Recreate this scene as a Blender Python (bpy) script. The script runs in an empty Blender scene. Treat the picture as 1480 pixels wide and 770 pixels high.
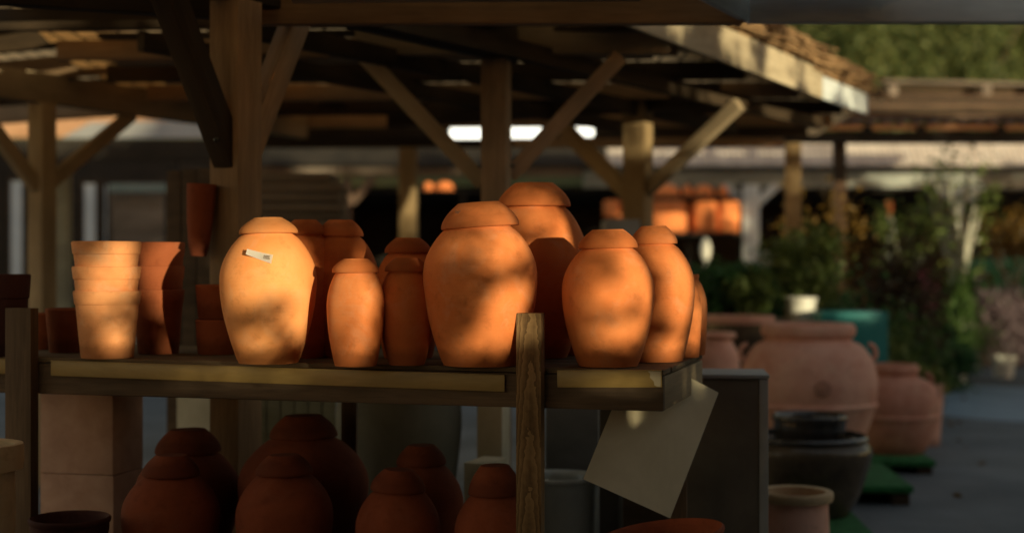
import bpy, bmesh, math, random
import numpy as np
from mathutils import Matrix, Vector, noise as mnoise
R = math.radians
random.seed(7); RNG = np.random.default_rng(11)
scene = bpy.context.scene
COL = scene.collection
F, CX, CY, CAMZ = 2055.556, 740.0, 385.0, 1.45

def P(px, py, d):                       # a point of the place seen at a photo pixel, at distance d
    return Vector(((px - CX) / F * d, d, CAMZ - (py - CY) / F * d))

# ------------------------------------------------------------------ materials
def nodes_of(name):
    m = bpy.data.materials.new(name); m.use_nodes = True
    nt = m.node_tree; b = nt.nodes['Principled BSDF']
    return m, nt, b
def N(nt, t, **kw):
    n = nt.nodes.new(t)
    for k, v in kw.items():
        if k in n.inputs: n.inputs[k].default_value = v
        else: setattr(n, k, v)
    return n
def ramp(nt, fac, stops):
    r = nt.nodes.new('ShaderNodeValToRGB'); e = r.color_ramp.elements
    while len(e) < len(stops): e.new(0.5)
    for i, (p, c) in enumerate(stops):
        e[i].position = p; e[i].color = (c[0], c[1], c[2], 1)
    nt.links.new(fac, r.inputs['Fac']); return r.outputs['Color']
def mixc(nt, fac, a, b, mode='MIX'):
    m = nt.nodes.new('ShaderNodeMix'); m.data_type = 'RGBA'; m.blend_type = mode
    for sock, v in ((m.inputs[0], fac), (m.inputs[6], a), (m.inputs[7], b)):
        if hasattr(v, 'links'): nt.links.new(v, sock)
        elif isinstance(v, (int, float)): sock.default_value = v
        else: sock.default_value = (*v, 1) if len(v) == 3 else v
    return m.outputs[2]
def coords(nt, scale=(1, 1, 1), rnd=True):
    tc = nt.nodes.new('ShaderNodeTexCoord'); mp = nt.nodes.new('ShaderNodeMapping')
    mp.inputs['Scale'].default_value = scale
    nt.links.new(tc.outputs['Object'], mp.inputs['Vector'])
    if rnd:
        oi = nt.nodes.new('ShaderNodeObjectInfo'); mu = N(nt, 'ShaderNodeMath', operation='MULTIPLY'); mu.inputs[1].default_value = 37.0
        nt.links.new(oi.outputs['Random'], mu.inputs[0])
        cb = nt.nodes.new('ShaderNodeCombineXYZ')
        for i in range(3): nt.links.new(mu.outputs[0], cb.inputs[i])
        nt.links.new(cb.outputs[0], mp.inputs['Location'])
    return mp.outputs[0]
def noise(nt, vec, scale, detail=4, rough=0.55, dist=0.0):
    n = N(nt, 'ShaderNodeTexNoise'); n.inputs['Scale'].default_value = scale; n.inputs['Detail'].default_value = detail
    n.inputs['Roughness'].default_value = rough; n.inputs['Distortion'].default_value = dist
    nt.links.new(vec, n.inputs['Vector']); return n.outputs['Fac']
def bump(nt, b, h, strength=0.3, dist=0.01):
    bp = N(nt, 'ShaderNodeBump'); bp.inputs['Strength'].default_value = strength; bp.inputs['Distance'].default_value = dist
    nt.links.new(h, bp.inputs['Height']); nt.links.new(bp.outputs[0], b.inputs['Normal'])

def terracotta(name, c1, c2, rough=0.85, bloom=0.25, stain=0.35):
    m, nt, b = nodes_of(name); v = coords(nt)
    big = noise(nt, v, 5, 5, 0.6, 0.4); mid = noise(nt, v, 22, 5, 0.65); fine = noise(nt, v, 260, 3, 0.7)
    col = ramp(nt, big, [(0.3, c1), (0.7, c2)])
    pale = ramp(nt, noise(nt, v, 9, 6, 0.7, 0.8), [(0.52, (0, 0, 0)), (0.75, (bloom,) * 3)])
    col = mixc(nt, pale, col, (0.66, 0.50, 0.36))
    dirt = ramp(nt, mid, [(0.25, (stain,) * 3), (0.45, (0, 0, 0))])
    col = mixc(nt, dirt, col, (c1[0] * .45, c1[1] * .4, c1[2] * .35))
    sp = ramp(nt, fine, [(0.27, (0.6, 0.6, 0.6)), (0.34, (0, 0, 0))])
    col = mixc(nt, sp, col, (c1[0] * .5, c1[1] * .45, c1[2] * .4))
    # dust and damp gathering towards the foot
    tc = nt.nodes.new('ShaderNodeTexCoord'); sx = nt.nodes.new('ShaderNodeSeparateXYZ'); nt.links.new(tc.outputs['Object'], sx.inputs[0])
    ad = N(nt, 'ShaderNodeMath', operation='MULTIPLY_ADD'); nt.links.new(mid, ad.inputs[0]); ad.inputs[1].default_value = -0.07; nt.links.new(sx.outputs['Z'], ad.inputs[2])
    foot = ramp(nt, ad.outputs[0], [(0.0, (0.55,) * 3), (0.03, (0, 0, 0))])
    col = mixc(nt, foot, col, (c1[0] * .4, c1[1] * .38, c1[2] * .35))
    oi = nt.nodes.new('ShaderNodeObjectInfo'); hv = nt.nodes.new('ShaderNodeHueSaturation')
    mr = N(nt, 'ShaderNodeMapRange'); mr.inputs[3].default_value = 0.97; mr.inputs[4].default_value = 1.14
    nt.links.new(oi.outputs['Random'], mr.inputs[0]); nt.links.new(mr.outputs[0], hv.inputs['Value']); nt.links.new(col, hv.inputs['Color'])
    nt.links.new(hv.outputs[0], b.inputs['Base Color'])
    b.inputs['Roughness'].default_value = rough; b.inputs['Specular IOR Level'].default_value = 0.25
    wv = N(nt, 'ShaderNodeTexWave', bands_direction='Z'); wv.inputs['Scale'].default_value = 26; wv.inputs['Distortion'].default_value = 2.5; wv.inputs['Detail'].default_value = 3
    nt.links.new(v, wv.inputs['Vector'])
    h = mixc(nt, 0.80, wv.outputs['Fac'], fine)
    bump(nt, b, h, 0.34, 0.002)
    return m

def wood(name, dark, light, grain=1.0, rough=0.8, rings=False):
    m, nt, b = nodes_of(name)
    v = coords(nt, (1.2, 14, 14)); v2 = coords(nt, (0.5, 1, 1)); v3 = coords(nt, (3, 60, 60))
    a = noise(nt, v, 2.2 * grain, 6, 0.65, 0.6); f = noise(nt, v3, 2.0, 4, 0.7); bl = noise(nt, v2, 2.0, 4, 0.6)
    mx = mixc(nt, 0.4, a, f)
    if rings:
        tc = nt.nodes.new('ShaderNodeTexCoord'); mp = nt.nodes.new('ShaderNodeMapping')
        mp.inputs['Location'].default_value = (0.35, 0.006, 0.05); mp.inputs['Rotation'].default_value = (0, R(-1.6), R(.7)); mp.inputs['Scale'].default_value = (1, 1, 1)
        nt.links.new(tc.outputs['Object'], mp.inputs['Vector'])
        w = N(nt, 'ShaderNodeTexWave', wave_type='RINGS', rings_direction='X', wave_profile='SAW'); w.inputs['Scale'].default_value = 60
        w.inputs['Distortion'].default_value = 3.2; w.inputs['Detail'].default_value = 3; w.inputs['Detail Scale'].default_value = 0.8
        nt.links.new(mp.outputs[0], w.inputs['Vector'])
        mx = mixc(nt, 0.32, mx, w.outputs['Fac'])
    col = ramp(nt, mx, [(0.25, dark), (0.72, light)])
    st = ramp(nt, bl, [(0.35, (0.55,) * 3), (0.62, (0, 0, 0))])
    col = mixc(nt, st, col, tuple(c * 0.45 for c in dark))
    oi = nt.nodes.new('ShaderNodeObjectInfo'); hv = nt.nodes.new('ShaderNodeHueSaturation')
    mr = N(nt, 'ShaderNodeMapRange'); mr.inputs[3].default_value = 0.75; mr.inputs[4].default_value = 1.2
    nt.links.new(oi.outputs['Random'], mr.inputs[0]); nt.links.new(mr.outputs[0], hv.inputs['Value']); nt.links.new(col, hv.inputs['Color'])
    nt.links.new(hv.outputs[0], b.inputs['Base Color'])
    b.inputs['Roughness'].default_value = rough; b.inputs['Specular IOR Level'].default_value = 0.25
    bump(nt, b, mx, 0.45, 0.004)
    return m

def plain(name, c1, c2, scale=6, rough=0.7, bmp=0.2, bscale=60, metal=0.0, spec=0.4, stretch=(1, 1, 1)):
    m, nt, b = nodes_of(name); v = coords(nt, stretch)
    col = ramp(nt, noise(nt, v, scale, 5, 0.6, 0.3), [(0.3, c1), (0.7, c2)])
    nt.links.new(col, b.inputs['Base Color']); b.inputs['Roughness'].default_value = rough
    b.inputs['Metallic'].default_value = metal; b.inputs['Specular IOR Level'].default_value = spec
    bump(nt, b, noise(nt, v, bscale, 4, 0.6), bmp, 0.004)
    return m

def leafmat(name, stops, scale=3.0, trans=0.3):
    m, nt, b = nodes_of(name); v = coords(nt)
    a = mixc(nt, 0.45, noise(nt, v, scale, 3, 0.6), noise(nt, v, scale * 9, 2, 0.7))
    col = ramp(nt, a, stops)
    nt.links.new(col, b.inputs['Base Color']); b.inputs['Roughness'].default_value = 0.55; b.inputs['Specular IOR Level'].default_value = 0.3
    tr = nt.nodes.new('ShaderNodeBsdfTranslucent'); nt.links.new(col, tr.inputs['Color'])
    ms = nt.nodes.new('ShaderNodeMixShader'); ms.inputs[0].default_value = trans
    out = nt.nodes['Material Output']
    nt.links.new(b.outputs[0], ms.inputs[1]); nt.links.new(tr.outputs[0], ms.inputs[2]); nt.links.new(ms.outputs[0], out.inputs['Surface'])
    return m

def roofmat(name):                      # old reed and fibre roofing, translucent where it has worn thin
    m, nt, b = nodes_of(name); v = coords(nt, (1, 1, 1)); vs = coords(nt, (1.2, 5, 1))
    col = ramp(nt, noise(nt, vs, 3, 6, 0.65, 0.5), [(0.3, (0.05, 0.03, 0.017)), (0.7, (0.20, 0.12, 0.06))])
    nt.links.new(col, b.inputs['Base Color']); b.inputs['Roughness'].default_value = 0.9
    tr = nt.nodes.new('ShaderNodeBsdfTranslucent'); tr.inputs['Color'].default_value = (0.92, 0.60, 0.30, 1)
    f = ramp(nt, noise(nt, vs, 1.6, 5, 0.7, 0.9), [(0.38, (0.03,) * 3), (0.54, (0.95,) * 3)])
    ms = nt.nodes.new('ShaderNodeMixShader'); nt.links.new(f, ms.inputs[0])
    nt.links.new(b.outputs[0], ms.inputs[1]); nt.links.new(tr.outputs[0], ms.inputs[2])
    nt.links.new(ms.outputs[0], nt.nodes['Material Output'].inputs['Surface'])
    tc = nt.nodes.new('ShaderNodeTexCoord'); wv = N(nt, 'ShaderNodeTexWave', bands_direction='X', wave_profile='SAW'); wv.inputs['Scale'].default_value = 2.4; wv.inputs['Distortion'].default_value = 0.6
    nt.links.new(tc.outputs['Object'], wv.inputs['Vector'])
    gap = ramp(nt, wv.outputs['Fac'], [(0.0, (0.0,) * 3), (0.10, (0.0,) * 3), (0.16, (1,) * 3)])
    nt.links.new(mixc(nt, 1.0, col, gap, 'MULTIPLY'), b.inputs['Base Color']); nt.links.new(mixc(nt, 1.0, f, gap, 'MULTIPLY'), ms.inputs[0])
    bump(nt, b, noise(nt, coords(nt, (3, 40, 3)), 2, 4), 0.5, 0.01)
    return m

M = {}
M['terra'] = terracotta('terracotta_clay', (0.71, 0.195, 0.052), (0.83, 0.275, 0.088), bloom=0.22)
M['terra_sunlit'] = terracotta('sunlit_terracotta_clay', (0.82, 0.29, 0.085), (0.90, 0.39, 0.145), bloom=0.20)  # jar clay lightened to stand in for strong sun
M['terra_pot_sunlit'] = terracotta('bloomed_sunlit_clay', (0.72, 0.27, 0.10), (0.82, 0.38, 0.165), bloom=0.35)  # bloomed clay, lightened further for the sun on the stack
M['terra_dark'] = terracotta('shaded_terracotta_clay', (0.27, 0.068, 0.024), (0.36, 0.10, 0.036), bloom=0.05)  # pot clay darkened to stand in for shade
M['terra_low_shade'] = terracotta('lower_shade_clay', (0.185, 0.042, 0.016), (0.28, 0.068, 0.026), bloom=0.04)  # jar clay darkened and reddened for the shade below the shelf
M['terra_pink'] = terracotta('pink_terracotta_clay', (0.60, 0.28, 0.20), (0.74, 0.42, 0.32), bloom=0.45)
M['terra_rose'] = terracotta('damp_pink_terracotta_clay', (0.44, 0.19, 0.13), (0.58, 0.29, 0.21), bloom=0.35, stain=0.6)
M['terra_shade'] = terracotta('shaded_jar_clay', (0.50, 0.125, 0.034), (0.62, 0.18, 0.05), bloom=0.12)  # same jar clay, darkened for the jars in shade
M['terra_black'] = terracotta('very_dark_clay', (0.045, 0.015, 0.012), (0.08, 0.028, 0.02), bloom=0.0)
M['cream_clay'] = terracotta('cream_clay', (0.42, 0.30, 0.17), (0.52, 0.38, 0.23), bloom=0.2)
M['post'] = wood('grained_post_timber', (0.065, 0.034, 0.014), (0.34, 0.21, 0.095), rings=True)
M['rail'] = wood('weathered_rail_timber', (0.085, 0.055, 0.034), (0.25, 0.165, 0.10))
M['deck'] = wood('shelf_board_timber', (0.09, 0.06, 0.034), (0.22, 0.15, 0.085))
M['beam'] = wood('dark_roof_timber', (0.21, 0.13, 0.072), (0.50, 0.33, 0.19))
M['beamdk'] = wood('blackened_roof_timber', (0.03, 0.02, 0.012), (0.085, 0.055, 0.03))
M['olive'] = wood('olive_weathered_timber', (0.25, 0.185, 0.11), (0.50, 0.38, 0.24))
M['tan'] = wood('tan_timber', (0.30, 0.20, 0.10), (0.50, 0.35, 0.18))
M['grey'] = wood('silvered_grey_timber', (0.56, 0.60, 0.60), (0.80, 0.84, 0.83))
M['pale'] = wood('pale_painted_timber', (0.24, 0.26, 0.24), (0.42, 0.44, 0.40))
M['fascia'] = wood('sunbleached_fascia_timber', (0.34, 0.26, 0.16), (0.70, 0.58, 0.40))
M['boards'] = wood('old_grey_boards', (0.15, 0.12, 0.095), (0.28, 0.225, 0.18))
M['plank'] = wood('green_tinged_planks', (0.10, 0.09, 0.05), (0.22, 0.20, 0.12))
M['strip'] = plain('yellowed_label_strip', (0.30, 0.19, 0.055), (0.42, 0.28, 0.09), 5, 0.42, 0.05, 20, spec=0.5, stretch=(1, 6, 6))
M['sheet'] = plain('dusty_clear_plastic', (0.60, 0.51, 0.34), (0.76, 0.66, 0.48), 4, 0.5, 0.06, 12)
M['torn'] = plain('torn_pale_paper', (0.5, 0.42, 0.28), (0.6, 0.52, 0.36), 8, 0.7)
M['white'] = plain('white_label_paper', (0.80, 0.79, 0.74), (0.85, 0.84, 0.80), 20, 0.5, 0.02)
M['ink'] = plain('faded_dark_ink', (0.12, 0.07, 0.05), (0.2, 0.12, 0.08), 20, 0.8, 0.02)
M['stone_pink'] = plain('pink_cast_stone', (0.46, 0.27, 0.19), (0.60, 0.38, 0.28), 9, 0.9, 0.35, 120)
M['stone_cream'] = plain('cream_cast_stone', (0.44, 0.40, 0.28), (0.58, 0.53, 0.40), 7, 0.9, 0.3, 90)
M['charcoal'] = plain('charcoal_planter', (0.035, 0.033, 0.028), (0.075, 0.07, 0.058), 5, 0.75, 0.2, 40)
M['greygreen'] = plain('grey_green_planter', (0.13, 0.125, 0.09), (0.22, 0.21, 0.16), 4, 0.8, 0.25, 40)
M['greybox'] = plain('blue_grey_planter', (0.11, 0.12, 0.125), (0.18, 0.19, 0.195), 5, 0.6, 0.15, 40)
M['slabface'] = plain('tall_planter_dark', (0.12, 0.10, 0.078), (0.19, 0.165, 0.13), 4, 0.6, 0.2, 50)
M['slabedge_skylit'] = plain('tall_planter_skylit_edge', (0.34, 0.35, 0.35), (0.46, 0.47, 0.47), 6, 0.6, 0.2, 50)
M['glaze'] = plain('pale_grey_glaze', (0.30, 0.34, 0.34), (0.44, 0.48, 0.47), 5, 0.14, 0.05, 20, spec=0.6)
M['black_glaze'] = plain('black_gloss_glaze', (0.018, 0.016, 0.015), (0.05, 0.045, 0.04), 4, 0.10, 0.08, 25, spec=0.7)
M['dark_glaze'] = plain('dark_mottled_glaze', (0.035, 0.026, 0.017), (0.12, 0.09, 0.058), 6, 0.2, 0.35, 30)
M['teal'] = plain('teal_paint', (0.012, 0.17, 0.17), (0.02, 0.22, 0.215), 4, 0.5, 0.1, 40)
M['greyteal'] = plain('grey_teal_paint', (0.13, 0.19, 0.185), (0.19, 0.25, 0.245), 4, 0.6)
M['turf'] = plain('artificial_turf', (0.010, 0.075, 0.020), (0.028, 0.18, 0.05), 18, 0.9, 0.8, 250)
M['whitepot'] = plain('white_pot_plastic', (0.62, 0.60, 0.52), (0.74, 0.72, 0.64), 6, 0.4, 0.05)
M['tin'] = plain('pale_tin_roof', (0.44, 0.37, 0.32), (0.66, 0.58, 0.51), 2.2, 0.55, 0.2, 20, stretch=(2, 0.6, 1))
M['tile'] = plain('warm_clay_tile', (0.40, 0.20, 0.10), (0.58, 0.33, 0.18), 2.0, 0.85, 0.4, 14, stretch=(1, 4, 1))
M['rust'] = plain('rusty_brown_roof', (0.055, 0.032, 0.022), (0.16, 0.10, 0.065), 1.5, 0.85, 0.3, 20, stretch=(1, 3, 1))
M['greyroof'] = plain('grey_sheet_roof', (0.26, 0.26, 0.26), (0.38, 0.38, 0.375), 2.5, 0.7, 0.2, 20)
M['reed'] = plain('brown_reed_thatch', (0.24, 0.13, 0.06), (0.46, 0.29, 0.14), 5, 0.95, 0.9, 60, stretch=(1.5, 14, 1.5))  # reed brown, streaked along one axis
M['dark'] = plain('dark_shed_board', (0.012, 0.010, 0.008), (0.03, 0.024, 0.018), 3, 0.9, 0.3, 20)
M['brownwall'] = plain('brown_board_wall', (0.06, 0.04, 0.025), (0.12, 0.08, 0.048), 3, 0.9, 0.3, 20, stretch=(1, 1, 6))
M['skypanel'] = plain('pale_blue_sky_light', (0.42, 0.50, 0.58), (0.56, 0.63, 0.70), 3, 0.5, 0.1, 12)
M['greennet'] = plain('green_netting', (0.012, 0.10, 0.035), (0.03, 0.17, 0.06), 9, 0.8, 0.5, 120)
M['bluepatch'] = plain('blue_grey_patch', (0.15, 0.23, 0.31), (0.22, 0.31, 0.39), 3, 0.55, 0.2, 60)
M['roof'] = roofmat('worn_reed_roofing')
M['bark'] = wood('grey_bark', (0.06, 0.05, 0.035), (0.17, 0.145, 0.10))
M['palebark'] = wood('pale_bark', (0.36, 0.35, 0.28), (0.56, 0.55, 0.46))
G = lambda *s: list(s)
M['lf_dark'] = leafmat('dark_green_leaf', [(0.3, (0.0165, 0.0538, 0.0203)), (0.6, (0.0495, 0.144, 0.045)), (0.75, (0.099, 0.2112, 0.0675))])
M['lf_olive'] = leafmat('olive_leaf', [(0.3, (0.0495, 0.0799, 0.0212)), (0.55, (0.1322, 0.1775, 0.0442)), (0.75, (0.3305, 0.3017, 0.0707))])
M['lf_yellow'] = leafmat('amber_leaf', [(0.3, (0.0637, 0.0403, 0.0091)), (0.55, (0.182, 0.1008, 0.0164)), (0.75, (0.2912, 0.1693, 0.0318))])
M['lf_brown'] = leafmat('brown_leaf', [(0.3, (0.0192, 0.0128, 0.008)), (0.6, (0.08, 0.048, 0.0224)), (0.8, (0.144, 0.088, 0.0352))])
M['lf_bright'] = leafmat('fresh_green_leaf', [(0.3, (0.0278, 0.0671, 0.0134)), (0.55, (0.0838, 0.152, 0.0337)), (0.75, (0.186, 0.2413, 0.0563))])
M['lf_mauve'] = leafmat('mauve_heather_leaf', [(0.3, (0.098, 0.07, 0.077)), (0.55, (0.224, 0.161, 0.175)), (0.75, (0.378, 0.28, 0.294))])
M['lf_pink'] = leafmat('pink_petal', [(0.3, (0.25, 0.04, 0.07)), (0.6, (0.45, 0.12, 0.16)), (0.8, (0.65, 0.45, 0.46))])
M['lf_forest'] = leafmat('forest_leaf', [(0.3, (0.045, 0.07, 0.025)), (0.52, (0.10, 0.135, 0.045)), (0.7, (0.18, 0.19, 0.065))], 0.5)
M['lf_autumn'] = leafmat('autumn_leaf', [(0.3, (0.0792, 0.086, 0.028)), (0.5, (0.1872, 0.1677, 0.052)), (0.7, (0.3312, 0.2494, 0.08))], 0.5)
M['lf_hedge'] = leafmat('hedge_leaf', [(0.3, (0.02, 0.04, 0.012)), (0.6, (0.05, 0.08, 0.02)), (0.8, (0.08, 0.11, 0.03))], 1.0, 0.05)
m, nt, b = nodes_of('lamp_diffuser'); b.inputs['Base Color'].default_value = (0.9, 0.9, 0.85, 1)
b.inputs['Emission Color'].default_value = (1.0, 0.97, 0.82, 1); b.inputs['Emission Strength'].default_value = 2.2; M['lamp'] = m
def asphalt():
    m, nt, b = nodes_of('worn_asphalt'); v = coords(nt, rnd=False)
    col = ramp(nt, mixc(nt, 0.4, noise(nt, v, 1.1, 6, 0.6, 0.4), noise(nt, v, 40, 3, 0.7)), [(0.3, (0.062, 0.074, 0.087)), (0.7, (0.142, 0.166, 0.190))])
    nt.links.new(col, b.inputs['Base Color'])
    rr = ramp(nt, noise(nt, v, 0.8, 4), [(0.35, (0.55,) * 3), (0.65, (0.9,) * 3)]); nt.links.new(rr, b.inputs['Roughness'])
    bump(nt, b, noise(nt, v, 90, 4, 0.7), 0.6, 0.006); return m
M['asphalt'] = asphalt()
M['hill'] = plain('wooded_hill', (0.03, 0.05, 0.018), (0.13, 0.12, 0.04), 0.15, 0.95, 0.5, 1.0)

# ------------------------------------------------------------------ helpers
def tag(o, label=None, cat=None, group=None, kind=None):
    if label: o['label'] = label
    if cat: o['category'] = cat
    if group: o['group'] = group
    if kind: o['kind'] = kind
    return o
def thing(name, label, cat, loc=(0, 0, 0), rz=0.0, group=None):
    o = bpy.data.objects.new(name, None); COL.objects.link(o); o.empty_display_size = 0.1
    o.matrix_basis = Matrix.Translation(Vector(loc)) @ Matrix.Rotation(rz, 4, 'Z')
    return tag(o, label, cat, group)
def world(o):
    return (world(o.parent) @ o.matrix_basis) if o.parent else o.matrix_basis.copy()
def mesh_obj(name, me, mat, parent=None, mtx=None):
    o = bpy.data.objects.new(name, me); COL.objects.link(o)
    if mat is not None:
        me.materials.append(mat)
    if parent: o.parent = parent
    if mtx is not None: o.matrix_basis = (world(parent).inverted() @ mtx) if parent else mtx
    return o
def from_bm(name, bm, mat, parent=None, mtx=None, smooth=False, angle=35):
    me = bpy.data.meshes.new(name); bm.normal_update(); bm.to_mesh(me); bm.free()
    if smooth:
        for p in me.polygons: p.use_smooth = True
        me.set_sharp_from_angle(angle=R(angle))
    return mesh_obj(name, me, mat, parent, mtx)
def bm_box(bm, lo, hi, mtx=None, bevel=0.0):
    g = bmesh.ops.create_cube(bm, size=1.0)
    vs = g['verts']
    for v in vs:
        v.co = Vector([lo[i] + (v.co[i] + 0.5) * (hi[i] - lo[i]) for i in range(3)])
    if bevel > 0:
        es = list({e for v in vs for e in v.link_edges})
        r = bmesh.ops.bevel(bm, geom=es, offset=bevel, segments=2, affect='EDGES', profile=0.6)
        vs = list({v for f in r['faces'] for v in f.verts} | {v for v in vs if v.is_valid})
    if mtx is not None: bmesh.ops.transform(bm, matrix=mtx, verts=vs)
def box(name, lo, hi, mat, parent=None, mtx=None, bevel=0.003):
    bm = bmesh.new(); bm_box(bm, lo, hi, None, bevel); return from_bm(name, bm, mat, parent, mtx, True, 50)
def beam(name, a, b, w, h, mat, parent=None, roll=0.0, bevel=0.006, warp=0.004):
    """timber between two world points; local X runs along it, w is across, h is up"""
    a = Vector(a); b = Vector(b); d = b - a; L = d.length; x = d.normalized()
    up = Vector((0, 0, 1)) if abs(x.z) < 0.95 else Vector((0, 1, 0))
    y = up.cross(x).normalized(); z = x.cross(y)
    rot = Matrix((x, y, z)).transposed().to_4x4() @ Matrix.Rotation(roll, 4, 'X')
    bm = bmesh.new(); bm_box(bm, (-L / 2, -w / 2, -h / 2), (L / 2, w / 2, h / 2), None, bevel)
    if L > 0.8 and warp:
        bmesh.ops.bisect_edges(bm, edges=[e for e in bm.edges if abs(e.verts[0].co.x - e.verts[1].co.x) > L * 0.8], cuts=4, edge_percents={})
        s = random.uniform(0, 50)
        for v in bm.verts:
            v.co.z += warp * (mnoise.noise(Vector((v.co.x * 0.8 + s, 0, 0)))); v.co.y += warp * mnoise.noise(Vector((v.co.x * 0.8, s, 3)))
    return from_bm(name, bm, mat, parent, Matrix.Translation((a + b) / 2) @ rot, True, 50)

def bm_lathe(bm, prof, seg=56, wob=0.0, seed=0.0, squash=1.0, mtx=None):
    rings = []
    for (r, z) in prof:
        if r <= 1e-5:
            rings.append([bm.verts.new((0, 0, z))]); continue
        ring = []
        for i in range(seg):
            t = 2 * math.pi * i / seg
            k = 1.0
            if wob: k += wob * mnoise.noise(Vector((math.cos(t) * 1.1 + seed, math.sin(t) * 1.1, z * 5 + seed)))
            ring.append(bm.verts.new((r * k * math.cos(t), r * k * math.sin(t) * squash, z)))
        rings.append(ring)
    for a, b_ in zip(rings, rings[1:]):
        if len(a) == 1 and len(b_) == 1: continue
        for i in range(seg):
            j = (i + 1) % seg
            if len(a) == 1: bm.faces.new((a[0], b_[j], b_[i]))
            elif len(b_) == 1: bm.faces.new((a[i], a[j], b_[0]))
            else: bm.faces.new((a[i], a[j], b_[j], b_[i]))
    if mtx is not None: bmesh.ops.transform(bm, matrix=mtx, verts=[v for r in rings for v in r])
def lathe(name, prof, mat, parent=None, mtx=None, seg=56, wob=0.006, angle=40):
    bm = bmesh.new(); bm_lathe(bm, prof, seg, wob, random.uniform(0, 90))
    bmesh.ops.recalc_face_normals(bm, faces=bm.faces[:])
    return from_bm(name, bm, mat, parent, mtx, True, angle)
def sm(pts, n=5):                       # smooth a profile (Catmull-Rom)
    out = []
    for i in range(len(pts) - 1):
        p0 = pts[max(i - 1, 0)]; p1 = pts[i]; p2 = pts[i + 1]; p3 = pts[min(i + 2, len(pts) - 1)]
        for k in range(n):
            t = k / n
            out.append(tuple(max(0.0 if q else -99, 0.5 * (2 * p1[q] + (p2[q] - p0[q]) * t + (2 * p0[q] - 5 * p1[q] + 4 * p2[q] - p3[q]) * t * t + (3 * p1[q] - p0[q] - 3 * p2[q] + p3[q]) * t ** 3)) for q in range(2)))
    out.append(pts[-1]); return out

# ------------------------------------------------------------------ camera, sky and sun
cam = bpy.data.cameras.new('camera'); co = bpy.data.objects.new('camera', cam); COL.objects.link(co)
co.location = (0, 0, CAMZ); co.rotation_euler = (R(90), 0, 0)
cam.lens = 50; cam.sensor_width = 36; cam.clip_end = 500; cam.clip_start = 0.05
cam.dof.use_dof = True; cam.dof.focus_distance = 4.5; cam.dof.aperture_fstop = 1.25
scene.camera = co
scene.cycles.use_denoising = True
scene.cycles.sample_clamp_indirect = 0.8; scene.cycles.sample_clamp_direct = 6.0; scene.cycles.max_bounces = 6
AZ, EL = R(32), R(4.0)
S = Vector((math.sin(AZ) * math.cos(EL), -math.cos(AZ) * math.cos(EL), math.sin(EL)))      # towards the sun
SP = Vector((math.cos(AZ), math.sin(AZ), 0)); SN = Vector((-math.sin(AZ) * math.sin(EL), math.cos(AZ) * math.sin(EL), math.cos(EL)))
sl = bpy.data.lights.new('sun', 'SUN'); sl.energy = 5.0; sl.angle = R(0.5); sl.color = (1.0, 0.87, 0.54)
so = bpy.data.objects.new('sun', sl); COL.objects.link(so); so.rotation_euler = S.to_track_quat('Z', 'Y').to_euler()
so.location = (6, -8, 6)
w = bpy.data.worlds.new('World'); scene.world = w; w.use_nodes = True
nt = w.node_tree; bg = nt.nodes['Background']
sky = nt.nodes.new('ShaderNodeTexSky'); sky.sky_type = 'NISHITA'; sky.sun_disc = False
sky.sun_elevation = EL; sky.sun_rotation = math.pi - AZ
sky.air_density = 1.0; sky.dust_density = 0.4; sky.ozone_density = 1.0
tint = mixc(nt, 1.0, sky.outputs[0], (1.12, 0.83, 0.66), 'MULTIPLY'); nt.links.new(tint, bg.inputs['Color']); bg.inputs['Strength'].default_value = 0.34
scene.view_settings.view_transform = 'Standard'; scene.view_settings.look = 'None'; scene.view_settings.exposure = 0

# ------------------------------------------------------------------ ground
def sheet(name, pts, mat, z=0.0, kind='structure'):
    bm = bmesh.new(); bm.faces.new([bm.verts.new((x, y, z)) for x, y in pts]); o = from_bm(name, bm, mat); tag(o, kind=kind); return o
sheet('ground', [(-150, -60), (150, -60), (150, 260), (-150, 260)], M['asphalt'])
bm = bmesh.new()                        # the bluish patch at the end of the path
ring = []
for i in range(40):
    t = 2 * math.pi * i / 40; r = 1 + 0.07 * math.sin(3 * t + 1)
    ring.append(bm.verts.new((5.25 + 1.55 * r * math.cos(t), 15.4 + 2.1 * r * math.sin(t), 0.004)))
bm.faces.new(ring); tag(from_bm('path_patch', bm, M['bluepatch']), kind='structure')
bm = bmesh.new()                        # wooded hillside
gx, gy = 44, 10; grid = []
for j in range(gy):
    row = []
    for i in range(gx):
        x = -120 + 240 * i / (gx - 1); y = 76 + 110 * j / (gy - 1)
        z = 62 * (j / (gy - 1)) ** 0.75 * (0.8 + 0.35 * mnoise.noise(Vector((x * 0.02, y * 0.02, 4)))) - 0.3
        row.append(bm.verts.new((x, y, z)))
    grid.append(row)
for j in range(gy - 1):
    for i in range(gx - 1): bm.faces.new((grid[j][i], grid[j][i + 1], grid[j + 1][i + 1], grid[j + 1][i]))
tag(from_bm('hill', bm, M['hill'], smooth=True, angle=180), kind='structure')

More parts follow.
